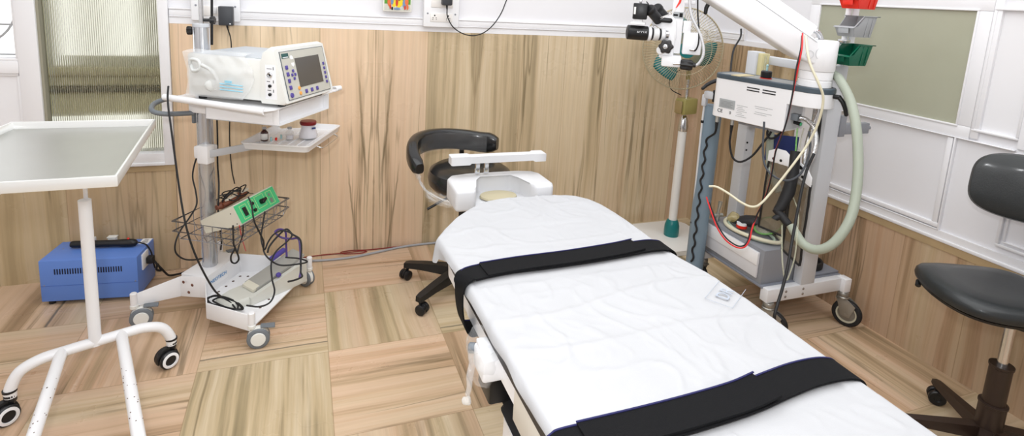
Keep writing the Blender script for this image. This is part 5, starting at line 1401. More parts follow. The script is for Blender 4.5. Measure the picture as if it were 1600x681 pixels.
# mains plug on the left end with pale lead
m = MB(); e = hp(-.002, .05, 1.075); m.box(e-hd*.004, (.01, .045, .06), rotm(hd, hn), .004); build('inlet', m, BLACK, ms)
m = MB(); m.box(e-hd*.03-hn*.012, (.055, .03, .038), rotm(hd, hn), .008); m.box(e-hd*.055-hn*.012+V((0, 0, -.03)), (.024, .026, .06), rotm(hd, hn), .006); build('angled_plug', m, LGREY, ms)
e2 = e-hd*.055-hn*.012
m = MB(); m.tube([e2+V((0, 0, -.05)), e2+V((.0, .0, -.2)), e2+V((.005, .0, -.45)), e2+V((.02, .01, -.7)), e2+V((.04, .01, -.95)), e2+V((.06, .0, -1.06))], .0055, 10, sm=6); build('mains_lead', m, mat('pale grey cable', (206, 208, 210), .4), ms)
m = MB(); m.box(e2+V((.0, .0, -.14)), (.014, .014, .014), bev=.003); m.box(e2+V((.018, .0, -.68)), (.03, .012, .012), bev=.003); build('cable_tie', m, BLACK, ms)

# ================================================================ ANAESTHESIA TROLLEY
an_ = thing('anaesthesia_trolley', 'grey and white wheeled equipment trolley with drawer standing behind the microscope', 'trolley', (2.24, 2.05, 0))
m = MB(); m.box((2.25, 2.055, .322), (.50, .435, .165), bev=.004)
m = MB()
m.prism([(2.005, 1.862, .238), (2.21, 1.862, .238), (2.21, 2.262, .238), (2.005, 2.262, .238)], (0, 0, .168), .003); build('drawer_unit', m, MGREY, an_)
m = MB(); m.prism([(2.004, 1.885, .262), (2.004, 2.25, .262), (2.004, 2.25, .388), (2.004, 1.885, .388)], (-.010, 0, 0), .002); dr = build('drawer', m, mat('pale grey laminate', (216, 216, 220), .4), an_)
m = MB(); m.prism([(1.9935, 1.885, .325), (1.9935, 2.25, .325), (1.9935, 2.25, .388), (1.9935, 1.885, .388)], (-.004, 0, 0), .001); build('drawer_pull', m, WHITE2, dr)
m = MB(); m.prism([(2.0, 1.845, .2385), (2.50, 1.845, .2385), (2.50, 2.28, .2385), (2.0, 2.28, .2385)], (0, 0, -.012), .002); m.prism([(2.215, 1.858, .239), (2.50, 1.858, .239), (2.50, 2.28, .239), (2.215, 2.28, .239)], (0, 0, .010), .002); build('platform', m, mat('slate platform', (128, 132, 142), .45), an_)
for y in (1.835, 2.29):
    m = MB(); m.box((2.255, y, .203), (.50, .046, .066), bev=.004); b_ = build('side_bar', m, mat('pale metal paint', (222, 222, 224), .4), an_)
    m = MB(); m.box((2.49, y-.02, .203), (.045, .05, .070), bev=.004); build('end_block', m, WHITE, an_)
    if y < 2:
        for (x, z) in ((2.115, .190), (2.115, .216), (2.222, .190), (2.222, .216)):
            m = MB(); m.lathe([(0, 0), (.0065, 0), (.0045, .003), (0, .0035)], (x, y-.0232, z), (0, -1, 0), 14); build('bolt', m, mat('steel bolt', (140, 132, 124), .4, .6), b_)
POST = mat('pale grey post', (206, 208, 212), .4)
m = MB(); m.prism([(2.20, 1.812, .235), (2.288, 1.812, .235), (2.288, 1.858, .235), (2.20, 1.858, .235)], (0, 0, 1.045), .003); po1 = build('post', m, POST, an_)
m = MB(); m.prism([(2.165, 2.235, .235), (2.222, 2.235, .235), (2.222, 2.30, .235), (2.165, 2.30, .235)], (0, 0, 1.06), .003); m.use(POST); po2 = build('post', m, POST, an_)
for z in (.78, .82):
    m = MB(); m.cyl((2.178, 2.2345, z), (2.178, 2.232, z), .005, 12); build('bolt_hole', m, SLOT, po2)
m = MB(); m.box((2.245, 2.05, 1.255), (.05, .42, .04), bev=.003); build('top_rail', m, POST, an_)
m = MB(); m.box((2.305, 1.83, 1.005), (.035, .05, .10), bev=.005); m.box((2.40, 1.825, .99), (.16, .03, .05), bev=.003); m.cyl((2.48, 1.825, .99), (2.50, 1.825, .99), .008, 12); build('side_bracket', m, MGREY, an_)
m = MB(); m.cyl((2.275, 1.845, 1.28), (2.275, 1.845, 1.70), .012, 18); m.box((2.31, 1.838, 1.48), (.035, .006, .40), bev=.001); rk_ = build('rack_post', m, WHITE2, an_)
for z in (1.34, 1.46):
    m = MB(); m.box((2.335, 1.832, z), (.035, .008, .028), bev=.002); build('rack_clip', m, CHROME, an_)
# gas fittings on top of the rail
m = MB(); c = V((2.215, 1.93, 1.28)); m.lathe([(0, -.01), (.016, -.01), (.016, .06), (.024, .062), (.024, .082), (.026, .084), (.026, .095), (.020, .10), (0, .10)], c+V((0, 0, .015)), n=24); m.cyl(c+V((-.05, 0, .09)), c+V((0, 0, .09)), .006, 12); build('gas_valve', m, CHROME, an_)
m = MB(); m.tube([c+V((.02, -.01, .06)), c+V((.05, -.03, .075)), c+V((.075, -.05, .075))], [.012, .016, .014], 14, sm=4); build('valve_grip', m, BLACK, an_)
m = MB(); c2 = c+V((.06, -.085, .0)); m.box(c2+V((0, 0, .07)), (.03, .03, .07), bev=.004); m.box(c2+V((-.02, 0, .055)), (.03, .02, .035), bev=.003); m.box(c2+V((0, 0, .11)), (.045, .03, .014), bev=.003); m.cyl(c2+V((0, 0, .03)), c2+V((0, 0, -.03)), .005, 12); m.cyl(c2+V((0, 0, .02)), c2+V((0, 0, -.0)), .009, 12); build('gas_block', m, CHROME, an_)
m = MB(); m.box((2.20, 2.22, 1.10), (.05, .03, .38), bev=.004); fl_ = build('flow_meter', m, mat('yellowed acrylic', (206, 196, 150), .2, alpha=1), an_)
m = MB(); m.cyl((2.195, 2.203, .93), (2.195, 2.203, 1.28), .007, 14); build('flow_tube', m, CLEARTUBE, fl_)
def big_castor(x, y, top, hd_, parent):
    h = V((math.cos(hd_), math.sin(hd_), 0)); a = V((-h.y, h.x, 0)); wr = .066
    c = V((x, y, wr))+h*.028
    m = MB(); m.lathe([(0, 0), (.022, 0), (.026, -.006), (.026, -.018), (.024, -.022), (.028, -.026), (.028, -.032), (0, -.032)], (x, y, top), (0, 0, 1), 24)
    for s in (-1, 1): m.prism([p+a*s*.019 for p in (V((x, y, top-.03))+h*.028, V((x, y, top-.03))-h*.024, c-h*.020+V((0, 0, -.012)), c+h*.016+V((0, 0, -.014)), c+h*.036+V((0, 0, .05)))], a*s*.003, .001)
    m.box(V((x, y, top-.034)), (.052, .044, .005), rotz(hd_)); m.cyl(c-a*.024, c+a*.024, .007, 14); o = build('castor', m, mat('worn castor steel', (150, 147, 140), .3, .7), parent)
    m = MB(); m.lathe([(wr*.70, -.014), (wr*.92, -.013), (wr, -.007), (wr, .007), (wr*.92, .013), (wr*.70, .014), (wr*.70, -.014)], c, a, 36); t_ = build('wheel', m, BLACKR, o)
    m = MB(); m.lathe([(wr*.58, -.008), (wr*.60, -.012), (wr*.705, -.012), (wr*.705, .012), (wr*.60, .012), (wr*.58, .008), (wr*.58, -.008)], c, a, 36); build('wheel_rim', m, mat('cream wheel rim', (196, 190, 168), .4), t_)
    m = MB(); m.lathe([(0, -.016), (.014, -.016), (.016, -.010), (wr*.59, -.007), (wr*.59, .007), (.016, .010), (.014, .016), (0, .016)], c, a, 36); build('hub_plate', m, mat('dull castor metal', (134, 130, 122), .4, .5), t_)
    return o
for (x, y, hd_) in ((2.487, 1.805, -1.15), (2.03, 1.822, -.95), (2.03, 2.285, 1.9), (2.487, 2.285, 1.2)): big_castor(x, y, .170, hd_, an_)
# bins on the rack
def bin_(label, mt, z, name='storage_bin'):
    t = thing(name, label, 'storage bin', (2.24, 1.775, z), 0, None)
    X0, X1, Y0, Y1 = 2.180, 2.292, 1.722, 1.815; Hh = .088
    def rg(z_, x0, x1, iy): return [(x0, Y0+iy, z_), (x1, Y0+iy, z_), (x1, Y1-iy, z_), (x0, Y1-iy, z_)]
    th = .0028; m = MB()
    # side profile (x,z): front low with sloped lip, back high with rim
    prof = [(X0+.006, 0), (X1-.012, 0), (X1+.004, Hh), (X0+.045, Hh), (X0+.016, .046), (X0-.012, .040)]
    for y0, s in ((Y0, 1), (Y1, -1)):
        m.prism([(x, y0+(s*(.007 if zz < .01 else 0)), z+zz) for x, zz in prof], (0, s*th, 0), .0008)
        for k in range(2):
            xx = X0+.060+.028*k; m.prism([(xx, y0-s*.0002+s*.0055, z+.004), (xx+.004, y0-s*.0002+s*.0055, z+.004), (xx+.007, y0-s*.0002, z+Hh-.004), (xx+.003, y0-s*.0002, z+Hh-.004)], (0, -s*.0016, 0))
    m.prism([(X0+.006, Y0+.007, z), (X1-.012, Y0+.007, z), (X1-.012, Y1-.007, z), (X0+.006, Y1-.007, z)], (0, 0, th))
    m.prism([(X0+.006, Y0+.007, z), (X0+.006, Y1-.007, z), (X0-.012, Y1, z+.040), (X0-.012, Y0, z+.040)], (th, 0, 0))
    m.prism([(X1-.012, Y0+.007, z), (X1-.012, Y1-.007, z), (X1+.004, Y1, z+Hh), (X1+.004, Y0, z+Hh)], (-th, 0, 0))
    m.prism([(X0+.036, Y0-.004, z+Hh-.001), (X1+.016, Y0-.004, z+Hh-.001), (X1+.016, Y0+.004, z+Hh-.001), (X0+.036, Y0+.004, z+Hh-.001)], (0, 0, .0035), .001); m.prism([(X0+.036, Y1-.004, z+Hh-.001), (X1+.016, Y1-.004, z+Hh-.001), (X1+.016, Y1+.004, z+Hh-.001), (X0+.036, Y1+.004, z+Hh-.001)], (0, 0, .0035), .001)
    m.prism([(X1-.002, Y0-.004, z+Hh-.001), (X1+.020, Y0-.004, z+Hh-.001), (X1+.020, Y1+.004, z+Hh-.001), (X1-.002, Y1+.004, z+Hh-.001)], (0, 0, .0035), .001)
    m.prism([(X0-.016, Y0-.003, z+.036), (X0-.010, Y0-.003, z+.042), (X0+.040, Y0-.003, z+Hh+.001), (X0+.034, Y0-.003, z+Hh-.003)], (0, .006, 0), .001)
    build('tub', m, mt, t)
    m = MB(); m.prism([(X0-.0135, Y0+.022, z+.014), (X0-.0135, Y1-.022, z+.014), (X0-.016, Y1-.022, z+.036), (X0-.016, Y0+.022, z+.036)], (.002, 0, 0), .001); m.prism([(X0-.018, Y0-.003, z+.036), (X0-.018, Y1+.003, z+.036), (X0-.008, Y1+.003, z+.042), (X0-.008, Y0-.003, z+.042)], (0, 0, .003), .001)
    m.xf(Matrix.Translation((.0, 0, 0))); build('front_lip', m, mt, t); return t
bin_('green plastic bin, lowest of the three on the rack by the frosted window', GREENBIN, 1.292)
bin_('grey plastic bin, middle of the three on the rack by the frosted window', GREYBIN, 1.414)
bin_('red plastic bin, topmost of the three on the rack by the frosted window', REDP, 1.533)
# ---------------------------------------------------------------- loose things on the anaesthesia trolley
ZT = .4065
o = MB(); o.tube([(2.105+.085*math.cos(a)*1.05-.01*math.sin(a), 2.05+.155*math.sin(a), ZT+.0105+.004*math.sin(a*2)+.004) for a in [2*math.pi*k/48 for k in range(48)]], .0095, 10, closed=True)
tag(build('breathing_hose', o, CREAMHOSE), 'cream hose coiled in an oval on the grey drawer unit', 'hose')
o = MB(); o.tube([(2.10+.070*math.cos(a), 2.055+.135*math.sin(a), ZT+.008) for a in [2*math.pi*k/40 for k in range(40)]], .0075, 8, closed=True)
tag(build('breathing_hose', o, mat('pale green hose dark', (188, 206, 186), .4)), 'thinner pale green hose lying inside the cream coil', 'hose')
o = MB(); rings = []
for k in range(11):
    t = k/10; w = .022+.03*math.sin(math.pi*min(1, t*1.1)); rings.append([V((2.07+.10*t+w*math.cos(a)*.7, 2.165-.20*t+w*math.cos(a)*.5, ZT+.022+.030*math.sin(math.pi*t*.9)+(.020+.022*math.sin(math.pi*t))*math.sin(a)*.7)) + V((0, 0, .004*noise.noise(V((t*9, a, 3))))) for a in [2*math.pi*q/14 for q in range(14)]])
o.loft(rings)
for v in o.bm.verts: v.co += V((noise.noise(v.co*25), noise.noise(v.co*25+V((3, 3, 3))), 0))*.010; v.co.z = max(v.co.z, ZT+.018)
tag(build('rubber_mask', o, RUBBERBAG), 'crumpled black rubber mask lying inside the coiled hose', 'mask')
tr = thing('tape_roll', 'small red and white tape roll inside the coiled hose', 'tape roll', (2.075, 2.06, ZT+.016))
o = MB(); o.lathe([(.014, 0), (.026, 0), (.026, .014), (.014, .014), (.014, 0)], (2.068, 2.085, ZT+.017), n=28); build('red_band', o, REDP, tr)
o = MB(); o.lathe([(.0, .014), (.025, .0145), (.025, .026), (.014, .026), (0, .02)], (2.068, 2.085, ZT+.017), n=28); build('white_roll', o, WHITE2, tr)
o = MB(); o.ball((2.075, 2.15, ZT+.042), (.030, .036, .026), 18, 12)
for v in o.bm.verts: v.co += (v.co-V((2.075, 2.15, ZT+.042)))*.3*noise.noise(v.co*30)
tag(build('plastic_pouch', o, film('amber clear film', (196, 178, 120), .55)), 'yellowish clear plastic pouch beside the tape roll', 'pouch')
tp_ = thing('metal_tap', 'chrome metal tap fitting at the far left corner of the drawer unit', 'tap', (2.035, 2.235, ZT))
o = MB(); o.cyl((2.035, 2.225, ZT+.001), (2.035, 2.225, ZT+.04), .012, 16); o.cyl((2.005, 2.225, ZT+.028), (2.065, 2.225, ZT+.028), .010, 16); o.cyl((2.0, 2.225, ZT+.028), (2.008, 2.225, ZT+.028), .013, 16); build('body', o, STEEL, tp_)
o = MB(); o.tube([(2.035, 2.225, ZT+.04), (2.037, 2.222, ZT+.075), (2.04, 2.22, ZT+.105)], [.007, .009, .011], 12, sm=4); build('handle', o, STEEL, tp_)
o = MB(); o.box((2.03, 2.13, ZT+.004), (.02, .012, .006), rotz(.4), .002); tag(build('brass_clip', o, mat('dull brass', (138, 120, 84), .4, .5)), 'small dull brass clip lying on the drawer unit edge', 'clip')

# the green ringed mask behind, the dark bags and their white hangers
o = MB(); o.tube([(2.135+.060*math.cos(a), 1.985+.060*math.sin(a), ZT+.062+.03*math.cos(a)) for a in [2*math.pi*k/36 for k in range(36)]], .005, 8, closed=True)
mk = thing('oxygen_mask', 'clear oxygen mask with green rim lying on the coiled hose', 'oxygen mask', (2.135, 1.985, ZT))
build('rim', o, GREENTUBE, mk)
o = MB()
def mkf(u, v):
    a = 2*math.pi*u; r = .060*(1-v)**.5; return (2.135+r*math.cos(a), 1.985+r*math.sin(a), ZT+.062+.03*math.cos(a)*(1-v)+.03*v)
o.grid(mkf, 24, 8); build('cup', o, CLEARTUBE, mk)
def darkbag(p0, p1, drop, label, slot):
    """bag hung from a white clip between p0 and p1"""
    p0 = V(p0); p1 = V(p1); t = thing('breathing_bag', label, 'bag', (p0+p1)/2-V((0, 0, drop)))
    d = (p1-p0); n = d.cross(V((0, 0, 1))).normalized()
    def f(u, v):
        w = 1+.12*v; p = (p0+p1)/2+d*(u-.5)*w-V((0, 0, .02+drop*v)); bl = .016*math.sin(math.pi*u)*math.sin(math.pi*min(1, v+.1)); return p+n*(bl+.006*noise.noise(V((u*5, v*6, p0.x*9))))
    def f2(u, v): return f(u, v)-n*2*(.014*math.sin(math.pi*u)*math.sin(math.pi*min(1, v+.1))+.002)
    m = MB(); m.grid(f, 12, 16); m.grid(f2, 12, 16); build('film', m, SMOKE, t)
    m = MB()
    for u in (0, 1): m.tube([f(u, k/12) for k in range(13)], .005, 8)
    m.tube([f(k/8, 1) for k in range(9)], .005, 8); build('black_seam', m, BLACKR, t)
    m = MB(); up = V((0, 0, 1)); m.prism([p0-d*.05-up*.028, p1+d*.05-up*.028, p1+d*.05+up*.012, p1-d*.3+up*.040, p0+d*.3+up*.040, p0-d*.05+up*.020], n*.006, .003); m.use(WHITE2); h = build('hanger', m, WHITE2, t)
    m = MB()
    for u in (.22, .55): m.lathe([(0, 0), (.0065, 0), (.0065, .001), (0, .001)], p0+d*u-up*.010+n*(-.0005 if n.y > 0 else .0062), n*(-1 if n.y > 0 else 1), 14)
    build('hanger_hole', m, SLOT, h)
    if slot:
        m = MB(); c = p0+d*.35+up*.022+n*(-.0005 if n.y > 0 else .0062); m.lathe([(0, 0), (.014, 0), (.014, .001), (0, .001)], (0, 0, 0), (0, 0, 1), 18); m.xf(frame(c, d, V((0, 0, 1))) @ Matrix.Diagonal((1, .55, 1, 1))); build('hanger_slot', m, SLOT, h)
    return t
bagL = darkbag(at(1203, 242, 2.86), at(1238, 252, 2.80), .33, 'smoky breathing bag with white hanger, the left one of two', False)
bagR = darkbag(at(1242, 262, 2.74), at(1268, 282, 2.70), .36, 'smoky breathing bag with slotted white hanger, the one nearer the grey post', True)
# black rubber elbow
m = MB(); m.tube([at(1243, 236, 2.70), at(1240, 270, 2.70), at(1232, 300, 2.70), at(1221, 322, 2.69), at(1214, 330, 2.69)], [.020, .022, .026, .022, .018], 16, sm=0)
m.tube([at(1211, 326, 2.69), at(1222, 338, 2.685), at(1232, 351, 2.68)], [.015, .017, .0165], 16); m.tube([at(1221, 337, 2.685), at(1211, 341, 2.68), at(1210, 343, 2.68)], .013, 14)
tag(build('rubber_elbow', m, BLACKR), 'black rubber elbow piece hanging between the two smoky bags', 'elbow piece')
m = MB(); m.box(at(1212, 222, 2.95), (.12, .006, .12), rotz(-.5), .001); tag(build('card_folder', m, BLUECARD), 'navy blue card with tan round picture hanging behind the bags', 'card') if False else None
cd_ = thing('hanging_card', 'navy blue card with tan disc behind the white hangers', 'card', at(1218, 250, 3.0))
m = MB(); m.box(at(1221, 232, 3.0), (.14, .005, .13), rotz(-.6), .001); build('card', m, BLUECARD, cd_)
m = MB(); q = rotz(-.6) @ V((0, -1, 0)); m.lathe([(0, 0), (.034, 0), (.034, .001), (0, .001)], at(1223, 216, 3.0)+q*.003, q, 24); build('tan_disc', m, SKIN, cd_)
# hoses
def hose(name, pts, r, mt, label, ct='hose', n=12, sm=8):
    m = MB(); m.tube(pts, r, n, sm=sm); return tag(build(name, m, mt), label, ct)
hose('suction_hose', [at(1236, 352, 2.67), at(1244, 366, 2.66), at(1256, 382, 2.65), at(1274, 390, 2.63), at(1295, 385, 2.61), at(1314, 367, 2.60), at(1330, 338, 2.60), at(1338, 300, 2.61), at(1341, 255, 2.62), at(1338, 200, 2.64), at(1329, 158, 2.68), at(1313, 126, 2.73), at(1305, 118, 2.80), at(1297, 113, 2.82)], .0185, GREENHOSE, 'thick pale green hose arching from the trolley post down beside the window', n=16)
hose('suction_hose', [at(1205, 200, 2.98), at(1203, 225, 2.95), at(1203, 255, 2.89), at(1209, 280, 2.88), at(1217, 300, 2.87)], .0165, GREENHOSE, 'thick pale green hose hanging straight beneath the microscope housing', n=14)
hose('cream_tube', [at(1108, 291, 2.72), at(1120, 292, 2.71), at(1138, 302, 2.69), at(1158, 316, 2.65), at(1175, 323, 2.62), at(1190, 317, 2.61), at(1215, 288, 2.61), at(1243, 252, 2.61), at(1262, 225, 2.62), at(1276, 198, 2.60), at(1284, 172, 2.57), at(1286, 150, 2.55), at(1279, 130, 2.53), at(1266, 100, 2.53), at(1261, 76, 2.55), at(1259, 56, 2.61)], .0050, CREAMHOSE, 'cream tube running from the column past the bags up to the arm', 'tube', 10)
tl_ = thing('twisted_lead', 'thin red and black twisted lead hanging from the arm in a loop before the drawer', 'lead', at(1163, 386, 2.65))
m = MB(); m.tube([at(1254, 52, 2.60), at(1253, 75, 2.54), at(1247, 105, 2.53), at(1239, 145, 2.53), at(1229, 190, 2.54), at(1216, 225, 2.56), at(1211, 240, 2.58), at(1204, 280, 2.62), at(1195, 310, 2.66), at(1183, 335, 2.68), at(1175, 358, 2.66), at(1171, 375, 2.65), at(1163, 386, 2.65), at(1150, 386, 2.66), at(1133, 374, 2.68), at(1119, 352, 2.70), at(1107, 318, 2.74), at(1104, 308, 2.78)], .0032, 8, sm=8); build('red_wire', m, REDW, tl_)
m = MB(); m.tube([at(1253, 56, 2.605), at(1251, 78, 2.545), at(1244, 108, 2.52), at(1238, 148, 2.515), at(1228, 193, 2.525), at(1216, 226, 2.545), at(1211, 241, 2.565), at(1204, 281, 2.605), at(1195, 311, 2.645), at(1182, 337, 2.67), at(1173, 360, 2.665), at(1168, 377, 2.655), at(1161, 384, 2.655), at(1150, 383, 2.665), at(1134, 371, 2.685), at(1121, 350, 2.705), at(1108, 316, 2.75)], .0032, 8, sm=8); build('black_wire', m, BLACKR, tl_)
hose('black_lead', [at(1272, 240, 2.66), at(1262, 262, 2.64), at(1254, 290, 2.62), at(1246, 330, 2.60), at(1237, 380, 2.57), at(1230, 420, 2.54), at(1222, 452, 2.52), at(1214, 478, 2.50), at(1210, 495, 2.50), at(1212, 505, 2.55)], .0062, BLACKR, 'black lead hanging down across the drawer unit to the near castor', 'lead', 8)
hose('green_tube', [at(1246, 200, 2.78), at(1244, 225, 2.76), at(1242, 260, 2.74), at(1240, 290, 2.73), at(1234, 310, 2.72), at(1226, 322, 2.72)], .0035, GREENTUBE, 'thin green clear tube hanging between the smoky bags', 'tube', 8)
hose('clear_tube', [at(1256, 200, 2.90), at(1251, 222, 2.88), at(1244, 262, 2.82), at(1238, 300, 2.76), at(1247, 330, 2.67), at(1246, 360, 2.60), at(1242, 400, 2.58), at(1233, 430, 2.575), at(1229, 437, 2.575), at(1225, 430, 2.575), at(1222, 400, 2.58), at(1222, 352, 2.66)], .0030, CLEARTUBE, 'thin clear tube looping down over the drawer unit side', 'tube', 8)
hose('grey_lead', [at(1194, 190, 2.66), at(1192, 235, 2.66), at(1196, 260, 2.65), at(1210, 276, 2.64), at(1230, 282, 2.63), at(1248, 274, 2.63), at(1260, 255, 2.63), at(1266, 230, 2.63), at(1264, 205, 2.63)], .0045, mat('dark grey lead', (70, 74, 80), .45), 'dark grey lead hanging in a wide loop over the bags', 'lead', 8)
m = MB(); m.lathe([(0, 0), (.074, 0), (.078, .004), (.078, .030), (.074, .034), (.066, .034), (.062, .014), (0, .014)], (2.385, 1.955, .2495), n=40)
tag(build('rubber_dish', m, BLACKR), 'round black rubber dish on the trolley platform by the wall', 'dish')
hose('wall_lead', [at(1158, 45, 3.30), at(1157, 58, 3.28), at(1147, 76, 3.22), at(1143, 95, 3.15), at(1141, 118, 3.06)], .0048, BLACKR, 'black lead dropping down the wall behind the microscope housing', 'lead', 8)
hose('wall_lead', [at(1158, 45, 3.30), at(1160, 20, 3.32), at(1163, -30, 3.34)], .0048, BLACKR, 'upper run of the black lead on the corner panel', 'lead', 8) if False else None

# ================================================================ OPERATOR CHAIR (right)
oc = thing('operator_chair', 'black vinyl swivel chair with brown metal base by the right wall', 'chair', (2.262, 1.036, 0))
CX, CY = 2.262, 1.036
m = MB(); m.lathe([(0, .06), (.040, .06), (.040, .19), (.043, .192), (.043, .198), (.033, .20), (.033, .335), (.036, .337), (.036, .345), (0, .347)], (CX, CY, 0), n=32); build('column_sleeve', m, BROWNM, oc)
m = MB(); m.cyl((CX, CY, .34), (CX, CY, .52), .0155, 24); build('gas_lift', m, CHROME, oc)
for k, (ex, ey) in enumerate(((2.372, 1.282), (2.01, 1.185), (1.98, .91), (2.27, .765), (2.50, .90))):
    d = V((ex-CX, ey-CY, 0)); L_ = d.length; d.normalize(); n = V((-d.y, d.x, 0)); c = V((CX, CY, 0))
    m = MB()
    def ls(r_, w, z0, z1): return [c+d*r_+n*w+V((0, 0, z0)), c+d*r_+n*w*.8+V((0, 0, z1)), c+d*r_-n*w*.8+V((0, 0, z1)), c+d*r_-n*w+V((0, 0, z0))]
    m.loft([ls(.02, .024, .062, .110), ls(L_*.5, .020, .066, .100), ls(L_-.01, .016, .070, .090), ls(L_+.006, .011, .072, .086)]); lg = build('leg', m, BROWNM, oc)
    e = c+d*(L_-.02); h = V((math.cos(4.2+k), math.sin(4.2+k), 0)); ax = V((-h.y, h.x, 0))
    if k == 0: ax = V((-.75, -.66, 0)).normalized(); h = V((ax.y, -ax.x, 0))
    w0 = e+V((0, 0, .030)); m = MB(); m.cyl(e+V((0, 0, .05)), e+V((0, 0, .072)), .007, 12); m.box(e+V((0, 0, .046)), (.02, .02, .02), bev=.004); cs = build('castor', m, BLACK, lg)
    for s in (-1, 1):
        m = MB(); m.lathe([(0, -.010), (.026, -.010), (.030, -.006), (.030, .006), (.026, .010), (.012, .010), (.010, .007), (0, .007)], w0+ax*s*.016, ax*s, 28); build('wheel', m, BLACK, lg)
# seat
SCX, SCY = 2.335, 1.150; sa = R(66)
def sring(k, z, dz=0):
    out = []
    for q in range(56):
        a = 2*math.pi*q/56; ca, sa_ = math.cos(a), math.sin(a); e = 2/3.0
        x = .215*math.copysign(abs(ca)**e, ca)*k; y = .215*math.copysign(abs(sa_)**e, sa_)*k
        if x > 0: y *= 1-.12*x/.215
        zz = z-(.030*max(0, (x-.09)/.125)**2)*(1 if z > .5 else 0)+dz*(abs(y)/.215)**2
        out.append(V((SCX, SCY, 0))+V((math.cos(sa)*x-math.sin(sa)*y, math.sin(sa)*x+math.cos(sa)*y, zz)))
    return out
m = MB(); m.loft([sring(.55, .520), sring(.90, .522), sring(.98, .530), sring(1.0, .545), sring(.985, .562), sring(.93, .574), sring(.78, .580, .004), sring(.5, .577, .006), sring(.2, .574)]); build('seat', m, VINYLG, oc)
m = MB(); m.loft([sring(.60, .512), sring(.93, .514), sring(.94, .523)]); build('seat_pan', m, BLACK, oc)
m = MB(); m.box((CX+.02, CY+.04, .508), (.14, .14, .02), rotz(.4), .004); tip = sring(.93, .515)[3]; m.cyl(tip+V((-.0, -.0, .0)), tip+V((-.012, -.02, -.018)), .010, 12); build('seat_bracket', m, BLACK, oc)
m = MB(); e = at(1437, 437, 2.95); e = V((2.225, 1.325, .512)); m.cyl(e, e+V((-.02, -.012, -.014)), .0095, 14, .002); build('adjusting_knob', m, BLACK, oc)
# backrest
m = MB(); BC = V((2.475, 1.135, .918)); bnrm = V((-.93, -.30, .12)).normalized(); bu = V((0, 0, 1)).cross(bnrm).normalized(); bv = bnrm.cross(bu)
def bring(k, d, s=1):
    out = []
    for q in range(56):
        a = 2*math.pi*q/56; e = 2/3.4; x = .195*math.copysign(abs(math.cos(a))**e, math.cos(a))*k; y = .122*math.copysign(abs(math.sin(a))**e, math.sin(a))*k
        out.append(BC+bu*x+bv*y+bnrm*(d+.045*(x/.195)**2))
    return out
m.loft([bring(.85, -.030), bring(.96, -.026), bring(1.0, -.012), bring(.995, .006), bring(.95, .022), bring(.82, .030), bring(.5, .033), bring(.15, .034)]); build('backrest', m, VINYLG, oc)
m = MB(); m.loft([bring(.9, -.036), bring(.985, -.033), bring(.985, -.024)]); build('backrest_shell', m, mat('brown shell', (96, 70, 66), .5), oc)
m = MB(); m.tube([(CX+.02, CY+.03, .505), (CX+.13, CY-.06, .505), (2.485, .985, .53), (2.53, .99, .62), (2.545, 1.03, .85), (2.515, 1.09, .915)], .014, 12, sm=6); build('backrest_bar', m, BROWNM, oc)

# ================================================================ CABLES ON THE LEFT
BC_ = BLACKR
cable('black_cable', [at(263, 135, 2.66), at(262, 150, 2.60), at(263, 168, 2.58), at(266, 190, 2.56), at(272, 235, 2.55), at(281, 300, 2.55), at(290, 350, 2.55), at(302, 390, 2.57), at(318, 425, 2.62), at(334, 452, 2.67), at(346, 464, 2.70)], .0037, BC_, 'long black cable hanging from the push handle down to the cart base')
m = MB(); rng = random.Random(9); pts = []
for k in range(22):
    a = k*1.05; pts.append(cw(.095+.085*math.cos(a)+rng.uniform(-.012, .012)+.02*math.sin(a*.4), -.165+.028*math.sin(a)+rng.uniform(-.006, .006)-.02*math.cos(a), .108+.004*rng.random()+.006*(k % 3)))
m.tube(pts, .0036, 8, sm=6); tag(build('black_cable', m, BC_), 'black cable coil lying at the front of the cart base', 'cable')
cable('black_cable', [at(316, 232, 3.0), at(306, 250, 2.98), at(301, 275, 2.93), at(306, 300, 2.90), at(307, 320, 2.88), at(296, 340, 2.88), at(282, 360, 2.88), at(274, 380, 2.88), at(275, 395, 2.90), at(286, 404, 2.92), at(300, 406, 2.95), at(316, 404, 2.99)], .0035, BC_, 'black cable curving behind the column left of the wire basket')
cable('black_cable', [at(331, -12, 2.86), at(331, 20, 2.86), at(331, 70, 2.88)], .0055, BC_, 'black cable running up beside the drip pole')
cable('black_cable', [at(339, 185, 2.97), at(340, 220, 2.97), at(340, 255, 2.95), at(342, 290, 2.88), at(341, 335, 2.9), at(346, 372, 2.95), at(345, 390, 2.98)], .0037, BC_, 'black cable hanging straight beside the column under the shelf')
cable('black_cable', [at(388, 308, 2.63), at(393, 320, 2.61), at(397, 345, 2.61), at(406, 364, 2.64), at(412, 378, 2.67), at(412, 392, 2.69), at(420, 404, 2.68), at(437, 414, 2.66), at(462, 413, 2.68), at(480, 409, 2.71), at(468, 404, 2.74), at(446, 402, 2.76)], .0035, BC_, 'black cable from the control box looping over the foot pedal')
cable('black_cable', [at(414, 330, 2.74), at(410, 355, 2.74), at(408, 372, 2.73), at(413, 390, 2.70), at(419, 378, 2.70), at(428, 366, 2.70), at(442, 360, 2.70), at(456, 366, 2.70), at(450, 376, 2.69), at(432, 392, 2.67), at(424, 410, 2.64), at(425, 435, 2.60), at(429, 455, 2.57), at(422, 472, 2.55), at(405, 479, 2.54), at(385, 477, 2.55)], .0035, BC_, 'black cable looping high over the pedal and down to the front coil')
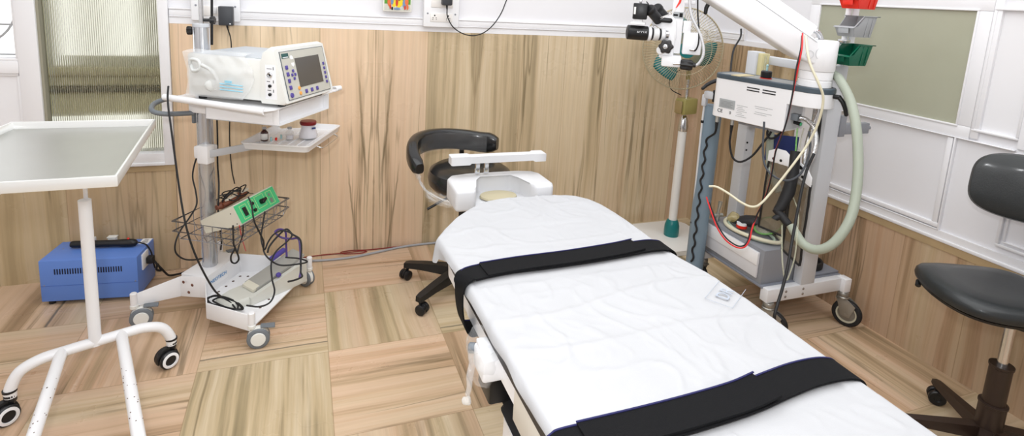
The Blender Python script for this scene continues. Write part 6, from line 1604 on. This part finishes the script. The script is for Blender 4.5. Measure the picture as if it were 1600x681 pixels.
cable('black_cable', [at(418, 395, 2.71), at(421, 385, 2.71), at(432, 371, 2.72), at(447, 358, 2.72), at(457, 366, 2.71), at(468, 373, 2.70), at(471, 385, 2.70), at(470, 410, 2.70), at(470, 425, 2.69), at(472, 432, 2.68), at(462, 437, 2.66), at(450, 440, 2.64)], .004, BC_, 'black cable leaving the heel of the foot pedal in a tall loop')
cable('purple_cable', [at(448, 403, 2.77), at(447, 380, 2.77), at(446, 362, 2.76), at(437, 358, 2.75), at(430, 363, 2.74), at(440, 371, 2.73), at(455, 373, 2.72), at(466, 373, 2.715), at(469, 390, 2.71), at(470, 420, 2.70), at(468, 434, 2.68)], .0045, PURPLEC, 'purple cable standing in a loop over the foot pedal')
cable('black_cable', [at(364, 352, 2.60), at(365, 380, 2.62), at(367, 388, 2.64), at(361, 400, 2.66), at(362, 409, 2.68), at(368, 411, 2.68), at(373, 405, 2.67), at(371, 396, 2.65), at(367, 388, 2.635)], .0036, BC_, 'short black cable ending in a loop under the wire basket')
cable('black_cable', [at(380, 352, 2.70), at(379, 368, 2.74), at(374, 382, 2.80), at(371, 395, 2.9)], .003, BC_, 'thin black cable under the control box beside the red one')
cable('red_cable', [at(374, 352, 2.70), at(378, 372, 2.80), at(384, 392, 2.95)], .002, REDW, 'thin red cable under the control box')
# cables along the wall foot
cable('grey_cable', [(-.55, 3.138, .007), (-.35, 3.14, .007), (-.15, 3.115, .007), (.02, 3.07, .007), (.15, 3.055, .007), (.27, 3.06, .007), (.40, 3.09, .007), (.55, 3.125, .007), (.75, 3.135, .007), (1.2, 3.135, .007)], .0065, GREYC, 'grey cable lying along the foot of the back wall')
cable('red_cable', [(-.02, 3.12, .005), (.10, 3.128, .005), (.20, 3.125, .005), (.30, 3.115, .012), (.34, 3.09, .018), (.30, 3.07, .020), (.22, 3.085, .018), (.20, 3.115, .016), (.26, 3.13, .014), (.36, 3.133, .006), (.5, 3.137, .005), (.8, 3.142, .005)], .0032, mat('dark red wire', (126, 34, 30), .5), 'dark red cable with a loop at the foot of the back wall')
